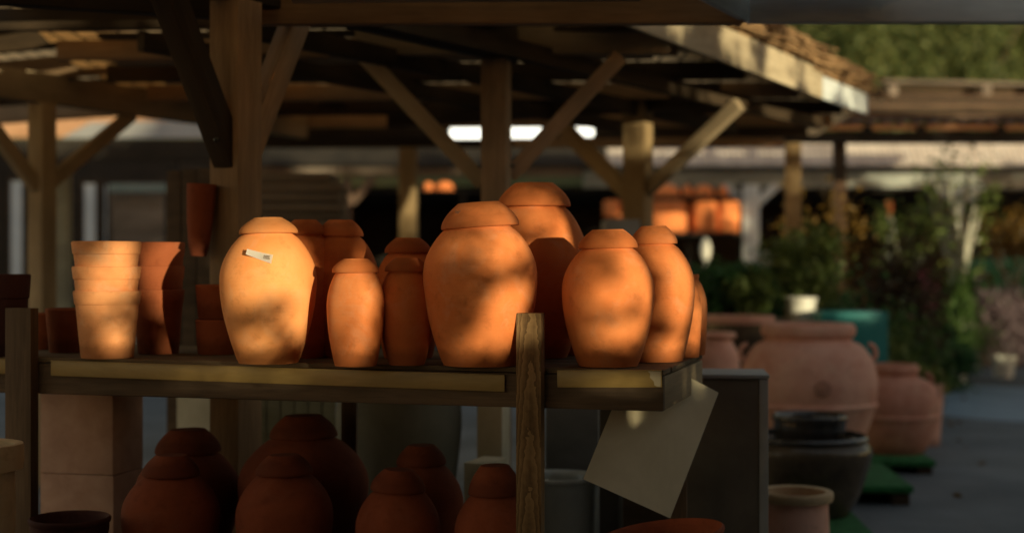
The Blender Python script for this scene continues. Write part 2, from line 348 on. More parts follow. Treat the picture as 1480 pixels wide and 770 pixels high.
# ------------------------------------------------------------------ foliage
def leaf_mesh(pos, size, name='crown', flat=0.0):
    """many small folded leaf faces at the given points"""
    n = len(pos); pos = np.asarray(pos, float)
    d = RNG.normal(size=(n, 3)); d /= np.linalg.norm(d, axis=1)[:, None]
    e = RNG.normal(size=(n, 3)); e -= (e * d).sum(1)[:, None] * d; e /= np.linalg.norm(e, axis=1)[:, None]
    s = (size * RNG.uniform(0.6, 1.4, n))[:, None]
    a = pos - d * s; c = pos + d * s; bb = pos + e * s * 0.5; dd = pos - e * s * 0.5
    v = np.stack([a, bb, c, dd], 1).reshape(-1, 3)
    me = bpy.data.meshes.new(name); me.vertices.add(4 * n); me.vertices.foreach_set('co', v.ravel())
    me.loops.add(4 * n); me.loops.foreach_set('vertex_index', np.arange(4 * n)); me.polygons.add(n)
    me.polygons.foreach_set('loop_start', np.arange(n) * 4); me.update(calc_edges=True); return me
def cloud(n, rx, ry, rz, cz, clumps=24, spread=0.30, hollow=0.35):
    cc = []
    while len(cc) < clumps:
        q = RNG.uniform(-1, 1, 3); l = np.linalg.norm(q)
        if hollow < l < 1: cc.append(q)
    cc = np.array(cc); idx = RNG.integers(0, clumps, n)
    p = cc[idx] + RNG.normal(scale=spread * RNG.uniform(0.5, 1.1, (clumps, 1))[idx], size=(n, 3))
    return p * np.array([rx, ry, rz]) + np.array([0, 0, cz])
def bm_limb(bm, a, b, r0, r1, seg=8):
    a = Vector(a); b = Vector(b); x = (b - a).normalized(); t = Vector((1, 0, 0)) if abs(x.x) < .9 else Vector((0, 1, 0))
    y = x.cross(t).normalized(); z = x.cross(y); rr = []
    for p, r in ((a, r0), (a.lerp(b, .5) + y * r0 * .4, (r0 + r1) / 2), (b, r1)):
        rr.append([bm.verts.new(p + (y * math.cos(2 * math.pi * i / seg) + z * math.sin(2 * math.pi * i / seg)) * r) for i in range(seg)])
    for q0, q1 in zip(rr, rr[1:]):
        for i in range(seg): bm.faces.new((q0[i], q0[(i + 1) % seg], q1[(i + 1) % seg], q1[i]))
    bm.faces.new(rr[-1])
def plant(name, label, cat, loc, h, wd, leaf, n, mat, trunk=0.02, stem=0.25, group=None, bark='bark', clumps=22, limbs=6, spread=0.3, flowers=None, pot=None, depth=None):
    """a plant or tree: tapered stem with limbs and a crown of leaf faces; loc is its foot"""
    t = thing(name, label, cat, loc, random.uniform(0, 6), group)
    z0 = 0.0
    if pot:
        r, ph, pm = pot
        lathe('pot', [(0.0, 0.002), (r * .75, 0.002), (r * .95, ph * .85), (r * 1.05, ph * .85), (r * 1.05, ph), (r * .95, ph), (r * .9, ph * .86), (0, ph * .86)], pm, t, seg=28); z0 = ph * .8
    bm = bmesh.new(); top = z0 + (h - z0) * stem
    bm_limb(bm, (0, 0, max(z0 - .05, 0)), (wd * .02, 0, top), trunk, trunk * .75)
    for i in range(limbs):
        an = 6.28 * i / limbs + random.uniform(-.4, .4); rr = wd * random.uniform(.2, .42)
        bm_limb(bm, (wd * .02, 0, top - random.uniform(0, .1) * (h - z0)), (rr * math.cos(an), rr * math.sin(an), top + (h - top) * random.uniform(.35, .8)), trunk * .55, trunk * .15, 6)
    from_bm('trunk', bm, M[bark], t, smooth=True, angle=60)
    cz = (top + h) / 2 if stem > .3 else z0 + (h - z0) * .5
    rz = (h - top) / 2 * 1.05 if stem > .3 else (h - z0) * .5
    mesh_obj('crown', leaf_mesh(cloud(n, wd / 2, (depth or wd) / 2, rz, cz, clumps, spread), leaf), mat, t)
    if flowers:
        fm, k, fs = flowers
        mesh_obj('flowers', leaf_mesh(cloud(k, wd / 2.1, wd / 2.1, rz * .9, cz + rz * .2, 9, .18), fs, 'flowers'), fm, t)
    return t

# ------------------------------------------------------------------ the display shelf
YAW = R(16); SU = Vector((-math.cos(YAW), math.sin(YAW), 0)); SV = Vector((math.sin(YAW), math.cos(YAW), 0))
SHZ = CAMZ - 0.3194; A0 = P(958, 534, 4.4); A0.z = 0
def sh(u, v, z): return A0 + SU * u + SV * v + Vector((0, 0, z))
SMAT = Matrix.Translation(A0) @ Matrix.Rotation(-YAW, 4, 'Z')     # local x runs right, y back; the front right corner is at the origin
def u_at(px, v=0.0):                    # distance from the right end where a pixel column meets the line v on the shelf
    k = (px - CX) / F; o = A0 + SV * v
    return (k * o.y - o.x) / (SU.x - k * SU.y)
shelf = thing('display_shelf', 'weathered timber display shelf on square posts carrying the lidded terracotta jars', 'shelf', A0, -YAW)
LEN = u_at(-120); DEP = 0.84
nb = 6; bw = DEP / nb
for i in range(nb):
    y0 = i * bw
    box('shelf_board', (-LEN, y0 + .002, SHZ - .017), (0.003 + random.uniform(-.004, .004), y0 + bw - .002, SHZ + random.uniform(-.0015, 0)), M['deck'], shelf, bevel=0.002)
RB = SHZ - 0.130
beam('front_rail', sh(-.001, .022, (SHZ - .020 + RB) / 2), sh(LEN, .022, (SHZ - .020 + RB) / 2), .032, SHZ - .020 - RB, M['rail'], shelf)
beam('side_rail', sh(.016, .042, (SHZ - .022 + RB) / 2), sh(.016, DEP - .004, (SHZ - .022 + RB) / 2), .032, SHZ - .022 - RB, M['olive'], shelf)
beam('back_rail', sh(.04, DEP - .02, SHZ - .075), sh(LEN, DEP - .02, SHZ - .075), .034, .105, M['rail'], shelf)
def shelf_post(px0, px1, pytop, mat):
    u0 = u_at(px0); u1 = u_at(px1 - 6); uc = (u0 + u1) / 2; c = sh(uc, -.024, 0); d = c.y
    top = CAMZ - (pytop - CY) / F * d
    a = sh(uc, -.020, 0.0); b_ = sh(uc, -.020, top)
    o = beam('post', a, b_, .047, abs(u0 - u1), mat, shelf, bevel=.003)
    # local X up, turn it to the shelf's own angle
    L = (b_ - a).length; x = Vector((0, 0, 1)); z = -SV; y = z.cross(x)
    rot = Matrix((x, y, z)).transposed().to_4x4()
    bpy.data.objects.remove(o)
    bm = bmesh.new(); bm_box(bm, (-L + .35, -abs(u0 - u1) / 2, -.0235), (.35, abs(u0 - u1) / 2, .0235), None, .003)
    return from_bm('post', bm, mat, shelf, Matrix.Translation(b_ - Vector((0, 0, .35))) @ rot, True, 50)
shelf_post(751, 793, 452, M['post']); shelf_post(18, 61, 445, M['rail'])
for u in (.08, LEN * .5, LEN - .1):
    beam('back_post', sh(u, DEP - .065, 0), sh(u, DEP - .065, RB - .003), .06, .06, M['rail'], shelf)
# lower tier
LT = 0.35
for i in range(9):
    y0 = -.55 + i * .155
    box('lower_board', (-LEN, y0 + .003, LT - .025), (.10, y0 + .152, LT - random.uniform(0, .001)), M['deck'], shelf, bevel=.002)
for u in (.02, LEN * .33, LEN * .66, LEN - .05):
    beam('bearer', sh(u, -.50, LT - .08), sh(u, .82, LT - .08), .05, .1, M['rail'], shelf)
    for v in (-.45, .35):
        beam('foot_block', sh(u, v, 0), sh(u, v, LT - .132), .07, .07, M['rail'], shelf)
# label strips stapled to the front edge
def strip(px0, py0, px1, py1, torn=False):
    u0, u1 = u_at(px0), u_at(px1); a = sh(u0, 0, 0); b_ = sh(u1, 0, 0)
    za = CAMZ - (py0 - CY) / F * a.y - .026; zb = CAMZ - (py1 - CY) / F * b_.y - .026
    a = sh(u0, -.0045, za); b_ = sh(u1, -.0045, zb)
    o = beam('label_strip', a, b_, .004, .052, M['strip'], shelf, bevel=.001, warp=0)
    bpy.context.view_layer.update()
    beam('strip_lip', a + Vector((0, 0, .0265)) - SV * .002, b_ + Vector((0, 0, .0265)) - SV * .002, .007, .003, M['strip'], o, bevel=.0006, warp=0)
    if torn:
        bm = bmesh.new(); pts = [(-.0, .0), (-.0, .048), (-.042, .048), (-.033, .040), (-.034, .028), (-.022, .016), (-.020, .004), (-.010, .0)]
        bm.faces.new([bm.verts.new((p[0], 0, p[1])) for p in pts])
        from_bm('torn_paper', bm, M['torn'], o, Matrix.Translation(sh(u1 + .003, -.0072, zb - .024)) @ Matrix.Rotation(-YAW, 4, 'Z'))
strip(75, 521, 730, 542); strip(806, 535.5, 957, 535, True); strip(-110, 513, 17, 519)

# ------------------------------------------------------------------ lidded jars
JN = 0
def jar(px, pyb, ytop, ylid, wb, wm, wl, wt, label, z=None, base=SHZ, mat='terra', group='lidded terracotta jars on the shelf', tilt=0.0, lidless=False, peak=.64, near=True):
    """sizes in photo pixels: base row, lid top row, lid bottom row, widths of base, belly, lid, lid top"""
    if z is None:
        zn = (CAMZ - base) * F / (pyb - CY); z = zn + wb / 2 * zn / F
    k = z / F
    zl = CAMZ - (ylid - CY) * k; hb = zl - base; rb, rm, rl, rt = [q * k / 2 for q in (wb, wm, wl, wt)]
    hl = (ylid - ytop) * k; rn = rl * .80; rt = min(rt, rl * .54)
    loc = P(px, 385, z); loc.z = base
    t = thing('terracotta_jar', label, 'jar', loc, random.uniform(0, 6.28), group)
    prof = [(0.0, 0.004), (rb * .90, 0.004), (rb * .94, 0.0), (rb * .985, 0.001), (rb, 0.006)]
    n = 30
    for i in range(1, n + 1):
        s = i / n
        if s <= peak: q = math.sin(math.pi / 2 * s / peak) ** 1.0; r = rb + (rm - rb) * q
        else:
            q = max(0.0, math.cos(math.pi / 2 * (s - peak) / (1 - peak))) ** .74; r = rn + (rm - rn) * q
        prof.append((r, max(0.012, hb * s)))
    if lidless:
        prof += [(rn * 1.0, hb + .004), (rn * 1.05, hb + .012), (rn * 1.05, hb + .020), (rn * .98, hb + .022), (rn * .9, hb + .015), (rn * .9, hb - .1), (0, hb - .1)]
    else:
        prof += [(rn * .97, hb + .006), (rn * .9, hb + .008), (rn * .85, hb - .01), (rn * .9, hb - .06), (0, hb - .06)]
    lathe('body', prof, M[mat], t, wob=.010)
    if not lidless:
        lp = [(0, .006), (rl * .86, .006), (rl * .88, .0), (rl * .985, -.002), (rl, .001), (rl * 1.0, .005)]
        for i in range(1, 11):
            s = i / 10; lp.append((rt + (rl - rt) * (1 - s ** 1.7), .005 + (hl - .006) * s))
        lp += [(rt * .975, hl + .0006), (rt * .9, hl + .0008), (0, hl - .001)]
        lid = lathe('lid', lp, M[mat], t, Matrix.Translation((loc.x, loc.y, zl)) @ Matrix.Rotation(tilt + R(random.uniform(-1.6, 1.6)), 4, 'Y') @ Matrix.Rotation(R(random.uniform(-.8, .8)), 4, 'X') @ Matrix.Rotation(random.uniform(0, 6), 4, 'Z'), wob=.006, angle=22)
        t['lid_z'] = zl
        del t['lid_z']
    return t, loc, k

J1, J1loc, k1 = jar(388, 527, 315, 337, 86, 139, 84, 42, 'plump lidded terracotta jar with a white price tag stuck on its shoulder', z=4.72, mat='terra_sunlit')
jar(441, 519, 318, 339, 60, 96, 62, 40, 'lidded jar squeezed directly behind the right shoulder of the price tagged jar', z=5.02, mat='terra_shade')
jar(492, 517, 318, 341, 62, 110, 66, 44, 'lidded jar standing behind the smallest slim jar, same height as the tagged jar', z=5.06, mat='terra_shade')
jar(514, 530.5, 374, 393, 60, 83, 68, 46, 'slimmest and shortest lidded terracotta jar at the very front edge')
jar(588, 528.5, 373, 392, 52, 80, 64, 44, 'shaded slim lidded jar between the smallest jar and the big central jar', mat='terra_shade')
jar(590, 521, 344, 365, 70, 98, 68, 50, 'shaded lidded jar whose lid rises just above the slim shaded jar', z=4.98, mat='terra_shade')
J7, J7loc, k7 = jar(694, 531, 293, 328, 107, 166, 113, 74, 'big lidded terracotta jar beside the front post with a scratch mark on its lid', tilt=R(-2.6))
jar(772, 523, 265, 298, 96, 156, 106, 76, 'tallest lidded terracotta jar rising at the back behind the front post', z=5.02)
jar(879, 531.5, 332, 358, 86, 134, 86, 58, 'broad lidded jar right of the front post, at the front edge above the torn strip')
jar(945, 527, 327, 352, 84, 118, 68, 52, 'lidded jar at the right end, half hidden behind the broad front jar', z=4.82)
jar(985, 520, 404, 405, 50, 58, 34, 30, 'small lidless terracotta jar tucked behind the right end jar', z=5.02, lidless=True, peak=.62, group='small lidless jars at the shelf end')
jar(996, 514.5, 404, 405, 46, 52, 34, 30, 'rightmost small lidless terracotta jar at the back corner of the shelf', z=5.16, lidless=True, peak=.62, group='small lidless jars at the shelf end')
jar(830, 519, 404, 405, 46, 58, 36, 30, 'small terracotta jar mostly hidden between the tallest jar and broad jar', z=5.17, lidless=True, peak=.62, group='small lidless jars at the shelf end')

# price tag on the first jar, curling off at the left
def tag_label():
    bm = bmesh.new(); W, H = .084, .030; n = 8; top = []; bot = []
    for i in range(n + 1):
        s = i / n; x = -W / 2 + W * s
        dep = -.004 - .018 * (1 - s) ** 2
        hh = H * (0.62 + .38 * s)
        top.append(bm.verts.new((x, dep, H * .33 - .006 * s))); bot.append(bm.verts.new((x, dep - .002, H * .33 - .006 * s - hh)))
    for i in range(n): bm.faces.new((bot[i], bot[i + 1], top[i + 1], top[i]))
    bmesh.ops.solidify(bm, geom=bm.faces[:], thickness=.0006)
    return bm
c = P(376, 368.5, J1loc.y - 66 * k1); dx = c.x - J1loc.x
rr = 57 * k1; yy = J1loc.y - math.sqrt(max(rr * rr - dx * dx, 0))
tm = Matrix.Translation((c.x, yy - .004, CAMZ - (368.5 - CY) / F * yy)) @ Matrix.Rotation(R(-12), 4, 'Z') @ Matrix.Rotation(R(6), 4, 'Y') @ Matrix.Rotation(R(-16), 4, 'X')
tg = from_bm('price_tag', tag_label(), M['white'], J1, tm); tg['label'] = 'white paper price tag curling away at its left end'
bm = bmesh.new()
for r_ in range(3):
    x = .012
    while x < .033:
        wv = random.uniform(.0012, .004); bm_box(bm, (x, -.0072 - .0004, -.004 - r_ * .0042), (min(x + wv, .034), -.0066, -.0015 - r_ * .0042)); x += wv + .0012
from_bm('print', bm, M['ink'], tg, tm)
# scratched mark on the big jar's lid
bm = bmesh.new()
pts = [(-.010, .004), (-.006, .007), (-.005, -.004), (.001, .006), (.003, -.006), (.007, .007), (.010, .003)]
for (x0, z0), (x1, z1) in zip(pts, pts[1:]):
    d = Vector((x1 - x0, 0, z1 - z0)); bm_box(bm, (0, -.0006, -.0006), (d.length, .0006, .0006), Matrix.Translation((x0, 0, z0)) @ Matrix.Rotation(-math.atan2(d.z, d.x), 4, 'Y'))
mz = J7loc.y - 47 * k7
from_bm('scratch_mark', bm, M['ink'], J7, Matrix.Translation(P(661, 307, mz + .012)) @ Matrix.Rotation(R(-30), 4, 'Z') @ Matrix.Rotation(R(-42), 4, 'X'))

# lower tier jars
LG = 'lidded terracotta jars on the lower tier'
def ljar(px, ytop, ylid, wm, wl, wt, z, label, tilt=0):
    return jar(px, 0, ytop, ylid, wm * .62, wm, wl, wt, label, z=z, base=LT, mat='terra_low_shade', group=LG, tilt=tilt, peak=.63)
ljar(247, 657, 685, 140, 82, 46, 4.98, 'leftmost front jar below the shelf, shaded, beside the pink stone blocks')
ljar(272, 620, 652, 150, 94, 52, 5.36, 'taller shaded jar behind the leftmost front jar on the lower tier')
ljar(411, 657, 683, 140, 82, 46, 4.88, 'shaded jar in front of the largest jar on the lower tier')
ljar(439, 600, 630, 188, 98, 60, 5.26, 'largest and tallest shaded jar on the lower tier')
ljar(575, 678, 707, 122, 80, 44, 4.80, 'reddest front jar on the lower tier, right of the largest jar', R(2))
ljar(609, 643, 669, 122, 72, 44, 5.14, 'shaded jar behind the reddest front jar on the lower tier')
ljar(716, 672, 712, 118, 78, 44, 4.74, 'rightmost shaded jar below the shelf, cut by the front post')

# ------------------------------------------------------------------ flower pots on the left of the shelf
def pot(name, px, z, ytop, ybot, wtop, wbot, label, cat='flowerpot', mat='terra_pot_sunlit', group=None, base=None, band=.22, rim=1.035, tilt=None, seg=56):
    k = z / F; zt = CAMZ - (ytop - CY) * k; zb = base if base is not None else CAMZ - (ybot - CY) * k
    h = zt - zb; rt, rb = wtop * k / 2, wbot * k / 2; loc = P(px, 385, z); loc.z = zb
    t_in = .010
    rbnd = rb + (rt / rim - rb) * (1 - band)
    prof = [(0, .002), (rb * .92, .002), (rb * .97, 0), (rb, .004), (rbnd, h * (1 - band) - .002), (rbnd * rim, h * (1 - band) + .003), (rt, h - .006), (rt - .002, h - .001), (rt - .005, h), (rt - t_in + .002, h - .001), (rt - t_in, h - .006), (rb * .9, .02), (0, .02)]
    o = lathe(name, prof, M[mat], None, Matrix.Translation(loc) @ (tilt if tilt is not None else Matrix.Identity(4)) @ Matrix.Rotation(random.uniform(0, 6), 4, 'Z'), seg=seg, wob=.008, angle=30)
    return tag(o, label, cat, group)
PG = 'flowerpots stacked on the shelf'
zs = 4.99
pot('flowerpot', 155, zs, 420, 517, 96, 74, 'lowest pot of the sunlit stack of three flowerpots', group=PG, base=SHZ, band=.20)
pot('flowerpot', 154, zs, 385, 478, 97, 75, 'middle pot of the sunlit stack of three flowerpots', group=PG, band=.20)
pot('flowerpot', 154, zs, 349, 442, 98, 76, 'top pot of the sunlit stack of three flowerpots', group=PG, band=.20)
zs = 5.24
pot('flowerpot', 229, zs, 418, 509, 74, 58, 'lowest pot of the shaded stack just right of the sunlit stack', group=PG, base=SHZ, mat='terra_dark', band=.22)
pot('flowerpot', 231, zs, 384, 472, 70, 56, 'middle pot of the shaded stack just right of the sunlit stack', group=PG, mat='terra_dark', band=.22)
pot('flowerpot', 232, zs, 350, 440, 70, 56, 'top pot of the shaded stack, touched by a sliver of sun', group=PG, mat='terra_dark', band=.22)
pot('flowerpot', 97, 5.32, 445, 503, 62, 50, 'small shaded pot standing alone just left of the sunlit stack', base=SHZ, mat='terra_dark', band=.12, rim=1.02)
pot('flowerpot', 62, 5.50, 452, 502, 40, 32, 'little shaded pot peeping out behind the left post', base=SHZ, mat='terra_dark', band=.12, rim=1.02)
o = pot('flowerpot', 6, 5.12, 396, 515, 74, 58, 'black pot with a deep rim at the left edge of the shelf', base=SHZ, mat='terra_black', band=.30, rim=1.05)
pot('flowerpot', 318, 5.22, 461, 511, 70, 64, 'lower of two squat bowls stacked behind the price tagged jar', base=SHZ, mat='terra_dark', band=.1, rim=1.0, group='squat pots stacked behind the tagged jar')
pot('flowerpot', 318, 5.22, 411, 460, 70, 62, 'upper of two squat bowls stacked behind the price tagged jar', mat='terra_dark', band=.1, rim=1.0, group='squat pots stacked behind the tagged jar', base=CAMZ - (460.6 - CY) * 5.22 / F)

# ------------------------------------------------------------------ things under and around the shelf
def block(name, px0, px1, py0, py1, z, depth, mat, label, cat, yaw=-YAW, group=None, base=None, bevel=.006):
    """a block whose front face spans the pixels; returns a tagged single mesh"""
    a = P(px0, py0, z); wd = (px1 - px0) / F * z / max(.4, math.cos(yaw)); zt = CAMZ - (py0 - CY) / F * z
    zb = base if base is not None else CAMZ - (py1 - CY) / F * z
    mt = Matrix.Translation((a.x, a.y, 0)) @ Matrix.Rotation(yaw, 4, 'Z')
    bm = bmesh.new(); bm_box(bm, (0, 0, zb), (wd, depth, zt), None, bevel)
    return tag(from_bm(name, bm, mat, None, mt, True, 50), label, cat, group)
block('stone_block', 58, 172, 683, 0, 5.62, .24, M['stone_pink'], 'lower of two pale pink cast stone plinth blocks below the shelf', 'stone block', group='cast stone blocks', base=LT, yaw=R(-14))
block('stone_block', 58, 171, 560, 682.5, 5.62, .24, M['stone_pink'], 'upper of two pale pink cast stone plinth blocks below the shelf', 'stone block', group='cast stone blocks', yaw=R(-14))
def open_pot(name, px, z, yrim, wr, wb, base, label, mat, cat='pot', lip=.0, lipmat=None, tilt=None, seg=56, wall=.014, bulge=.0, lipw=1.06, group=None):
    k = z / F; loc = P(px, 385, z); loc.z = base; h = CAMZ - (yrim - CY) * k - base; rt, rb = wr * k / 2, wb * k / 2
    lh = lip if lip else .02
    mid = (rt + rb) / 2 * (1 + bulge)
    prof = sm([(rb, .004), (rb + (mid - rb) * .6, h * .25), (mid, h * .5), (rt / lipw * (1 + bulge * .6), h * .8), (rt / lipw, h - lh)], 4)
    if lipmat is None:
        prof = [(0, .003), (rb * .9, .003), (rb * .97, 0)] + prof + [(rt * .985, h - lh * .95), (rt, h - lh * .6), (rt, h - lh * .25), (rt * .985, h - .003), (rt - wall * .5, h), (rt - wall, h - .006), (rt - wall * 1.4, h - lh), (rb * .85, .03), (0, .03)]
        t = lathe(name, prof, M[mat], None, Matrix.Translation(loc) @ (tilt if tilt is not None else Matrix.Identity(4)), seg=seg, angle=55)
        return tag(t, label, cat, group)
    t = thing(name, label, cat, loc, 0, group)
    lathe('body', [(0, .003), (rb * .9, .003), (rb * .97, 0)] + prof + [(rt / lipw - wall, h - lh), (rb * .85, .03), (0, .03)], M[mat], t, seg=seg, angle=55)
    lathe('rim', [(rt / lipw - wall * .9, h - lh + .002), (rt * .97, h - lh + .001), (rt, h - lh * .6), (rt, h - lh * .3), (rt * .98, h - .003), (rt * .95, h), (rt / lipw - wall * .9, h - .004), (rt / lipw - wall * .9, h - lh + .002)], M[lipmat], t, seg=seg, angle=50)
    return t
open_pot('clay_bowl', 101, 4.86, 746, 116, 70, LT, 'dark terracotta bowl at the bottom, beside the left post', 'terra_black', 'bowl')
open_pot('clay_urn', -38, 4.45, 640, 138, 90, LT, 'cream clay pot with thick rolled rim at the left picture edge', 'cream_clay', 'pot', lip=.085, lipw=1.22, wall=.03)
open_pot('planter_bowl', 978, 4.12, 776, 182, 90, LT - .0, 'tilted wide terracotta planter bowl in the front below the hanging sheet', 'terra_low_shade', 'bowl', tilt=Matrix.Translation((0, 0, .02)) @ Matrix.Rotation(R(-8), 4, 'Y'), lip=.018, wall=.012)
open_pot('charcoal_planter', 577, 6.4, 560, 186, 120, 0, 'large grey green tapered planter standing behind the lower jars', 'greygreen', 'planter', bulge=.05)
o = block('stone_pillar', 689, 726, 560, 0, 6.3, .14, M['stone_cream'], 'cream stone pillar below the shelf just left of the front post', 'pillar', base=0, yaw=R(-14))
block('stone_plinth', 670, 706, 668, 0, 5.72, .22, M['stone_cream'], 'small cream stone plinth behind the rightmost lower jar', 'plinth', base=0, yaw=R(-20))
block('grey_planter', 788, 865, 560, 684, 6.6, .35, M['greybox'], 'blue grey square planter below the shelf right of the front post', 'planter', base=0, yaw=R(-6))
open_pot('glazed_pot', 808, 5.9, 685, 118, 100, 0, 'pale grey glazed pot with a shine right of the front post', 'glaze', 'pot', lip=.025, wall=.03)
block('cream_block', 255, 307, 560, 625, 6.9, .25, M['stone_cream'], 'cream block seen between the pink blocks and the pergola post', 'stone block', base=.35, yaw=R(-14))
block('dark_box', 866, 893, 560, 0, 5.75, .1, M['charcoal'], 'narrow black box behind the hanging sheet', 'box', base=0)
block('brown_box', 893, 1000, 640, 0, 6.2, .3, M['brownwall'], 'brown crate standing behind the hanging sheet', 'crate', base=0)
def panel_boards(name, px0, px1, py0, z, base, nb, mat, label, cat, vertical=True, gap=.006, thick=.025, yaw=0.0):
    a = P(px0, py0, z); wd = (px1 - px0) / F * z; top = a.z
    t = thing(name, label, cat, (a.x, a.y, base), yaw)
    bm = bmesh.new()
    for i in range(nb):
        if vertical: bm_box(bm, (i * wd / nb + gap / 2, 0, 0), ((i + 1) * wd / nb - gap / 2, thick, top - base + random.uniform(-.01, .01)), None, .003)
        else:
            hh = (top - base) / nb; bm_box(bm, (random.uniform(-.02, .02), random.uniform(0, .01), i * hh + gap / 2), (wd + random.uniform(-.02, .02), thick, (i + 1) * hh - gap / 2), None, .003)
    from_bm('boards', bm, mat, t, smooth=True, angle=50)
    bm = bmesh.new()
    for s in (.12, .85): bm_box(bm, (0.02, thick + .002, (top - base) * s), (wd - .02, thick + .04, (top - base) * s + .07), None, .003) if vertical else bm_box(bm, (wd * s, thick + .014, .02), (wd * s + .07, thick + .05, top - base - .02), None, .003)
    from_bm('battens', bm, mat, t, smooth=True, angle=50)
    return t
panel_boards('board_screen', 345, 486, 575, 7.0, 0, 7, M['plank'], 'greenish vertical board screen seen behind the lower jars', 'screen')
panel_boards('plywood_screen', 240, 306, 245, 7.2, 0, 3, M['brownwall'], 'brown board screen left of the big pergola post', 'screen')

# tall dark planter right of the shelf, sky light on its edges put into the colour
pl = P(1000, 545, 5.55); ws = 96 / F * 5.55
t = thing('tall_planter', 'tall dark slab sided planter with right edge coloured for sky light, beside the shelf end', 'planter', (pl.x, pl.y, 0), R(-6))
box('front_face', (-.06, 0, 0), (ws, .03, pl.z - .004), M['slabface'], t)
box('right_face', (ws + .001, -.004, 0), (ws + .035, .32, pl.z - .004), M['slabedge_skylit'], t)
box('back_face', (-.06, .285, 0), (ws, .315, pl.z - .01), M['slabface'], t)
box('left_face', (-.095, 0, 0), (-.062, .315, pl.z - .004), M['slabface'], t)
box('top_lip', (-.10, -.008, pl.z - .003), (ws + .04, .325, pl.z + .012), M['slabedge_skylit'], t)

# hanging sheet of dusty plastic under the shelf end
bm = bmesh.new()
c3 = [P(1038, 567, 5.02), P(968, 748, 4.86), P(843, 692, 4.66)]; c4 = c3[0] + c3[2] - c3[1]
c4z = c4
n = 12; g = []
for i in range(n + 1):
    row = []
    for j in range(n + 1):
        a, b_ = i / n, j / n
        p = c4 * (1 - a) * (1 - b_) + c3[0] * a * (1 - b_) + c3[1] * a * b_ + c3[2] * (1 - a) * b_
        p = p + Vector((0, .006 * math.sin(3 * a + 1) * math.sin(2.5 * b_), 0))
        row.append(p)
    g.append(row)
lim = RB - .002
vv = {}
for i in range(n):
    for j in range(n):
        q = [(i, j), (i + 1, j), (i + 1, j + 1), (i, j + 1)]
        fs = []
        for a in q:
            if a not in vv:
                p = g[a[0]][a[1]].copy()
                if p.z > SHZ - .022: p.z = SHZ - .022
                vv[a] = bm.verts.new(p)
            fs.append(vv[a])
        try: bm.faces.new(fs)
        except ValueError: pass
bmesh.ops.dissolve_degenerate(bm, dist=1e-5, edges=bm.edges[:])
bmesh.ops.solidify(bm, geom=bm.faces[:], thickness=.002)
o = from_bm('plastic_sheet', bm, M['sheet'], None, None, True, 40)
tag(o, 'square of dusty beige plastic sheet hanging askew under the shelf end', 'sheet')

# ------------------------------------------------------------------ near pergola and roofs
ZD0 = CAMZ + 1.29
H0 = CAMZ + 1.08                         # underside of the main beams
def brace(a, b_, w, h, mat, par): return beam('brace', a, b_, w, h, mat, par, bevel=.004)
def vpost(px, z, w, ptop, mat, par, yaw=R(30), base=0.0):
    c = P(px, 385, z); bm = bmesh.new(); bm_box(bm, (-(ptop - base) / 2, -w / 2, -w / 2), ((ptop - base) / 2, w / 2, w / 2), None, .006)
    rot = Matrix.Rotation(yaw, 4, 'Z') @ Matrix.Rotation(R(-90), 4, 'Y')
    return from_bm('post', bm, mat, par, Matrix.Translation((c.x, c.y, (ptop + base) / 2)) @ rot, True, 50), c
pg = thing('timber_pergola', 'big dark timber pergola with braced posts standing behind the jar shelf', 'pergola', (P(340, 385, 5.8).x, 5.8, 0))
_, c1 = vpost(341, 5.8, .15, H0, M['beam'], pg, R(-30))
_, c2 = vpost(717, 7.45, .135, H0, M['beam'], pg, R(-12))
_, c3p = vpost(922, 10.1, .165, ZD0, M['tan'], pg, R(-28))
_, c4p = vpost(590, 13.6, .15, H0 + .05, M['tan'], pg, R(-10))
_, c5p = vpost(1146, 13.4, .15, H0 + .08, M['tan'], pg, R(-10))
D1 = (c2 - c1).normalized(); D1.z = 0; PX = Vector((D1.y, -D1.x, 0))
def at(c, z): return Vector((c.x, c.y, z))
beam('beam', at(c1 - D1 * 2.2, H0 + .095), at(c2 + D1 * .15, H0 + .095), .09, .19, M['beamdk'], pg)
brace(at(c1 - D1 * .03 - PX * 0, CAMZ + .42), at(c1 - D1 * .42, H0 + .04), .10, .10, M['beamdk'], pg)
brace(at(c1 + D1 * .05, CAMZ + .45), at(c1 + D1 * .40, H0 + .03), .085, .10, M['beam'], pg)
# second, lighter brace face beside the left one
# cross beam above the second post, level across the view
XB = Vector((1, -.02, 0))
beam('beam', at(c2 - XB * .76 + Vector((0, .21, 0)), H0 + .135), at(c2 + XB * .93 + Vector((0, .21, 0)), H0 + .135), .06, .155, M['olive'], pg)
brace(at(c2 - XB * .07 + Vector((0, .08, 0)), CAMZ + .44), at(c2 - XB * .70 + Vector((0, .15, 0)), H0 + .04), .055, .085, M['olive'], pg)
brace(at(c2 + XB * .07 + Vector((0, .08, 0)), CAMZ + .48), at(c2 + XB * .66 + Vector((0, .15, 0)), H0 + .04), .055, .085, M['beam'], pg)
for cc, dd, zb_ in ((c1, D1, .50), (c2, XB, .52)):
    for sgn in (-1, 1):
        bm = bmesh.new(); bm_lathe(bm, [(0, 0), (.011, 0), (.011, .008), (.006, .012), (0, .012)], 10)
        q = at(cc, CAMZ + zb_) + dd * (.085 * sgn) + Vector((0, -.09, 0))
        from_bm('bolt', bm, M['black_glaze'], pg, Matrix.Translation(q) @ Matrix.Rotation(R(90), 4, 'X'), True, 40)
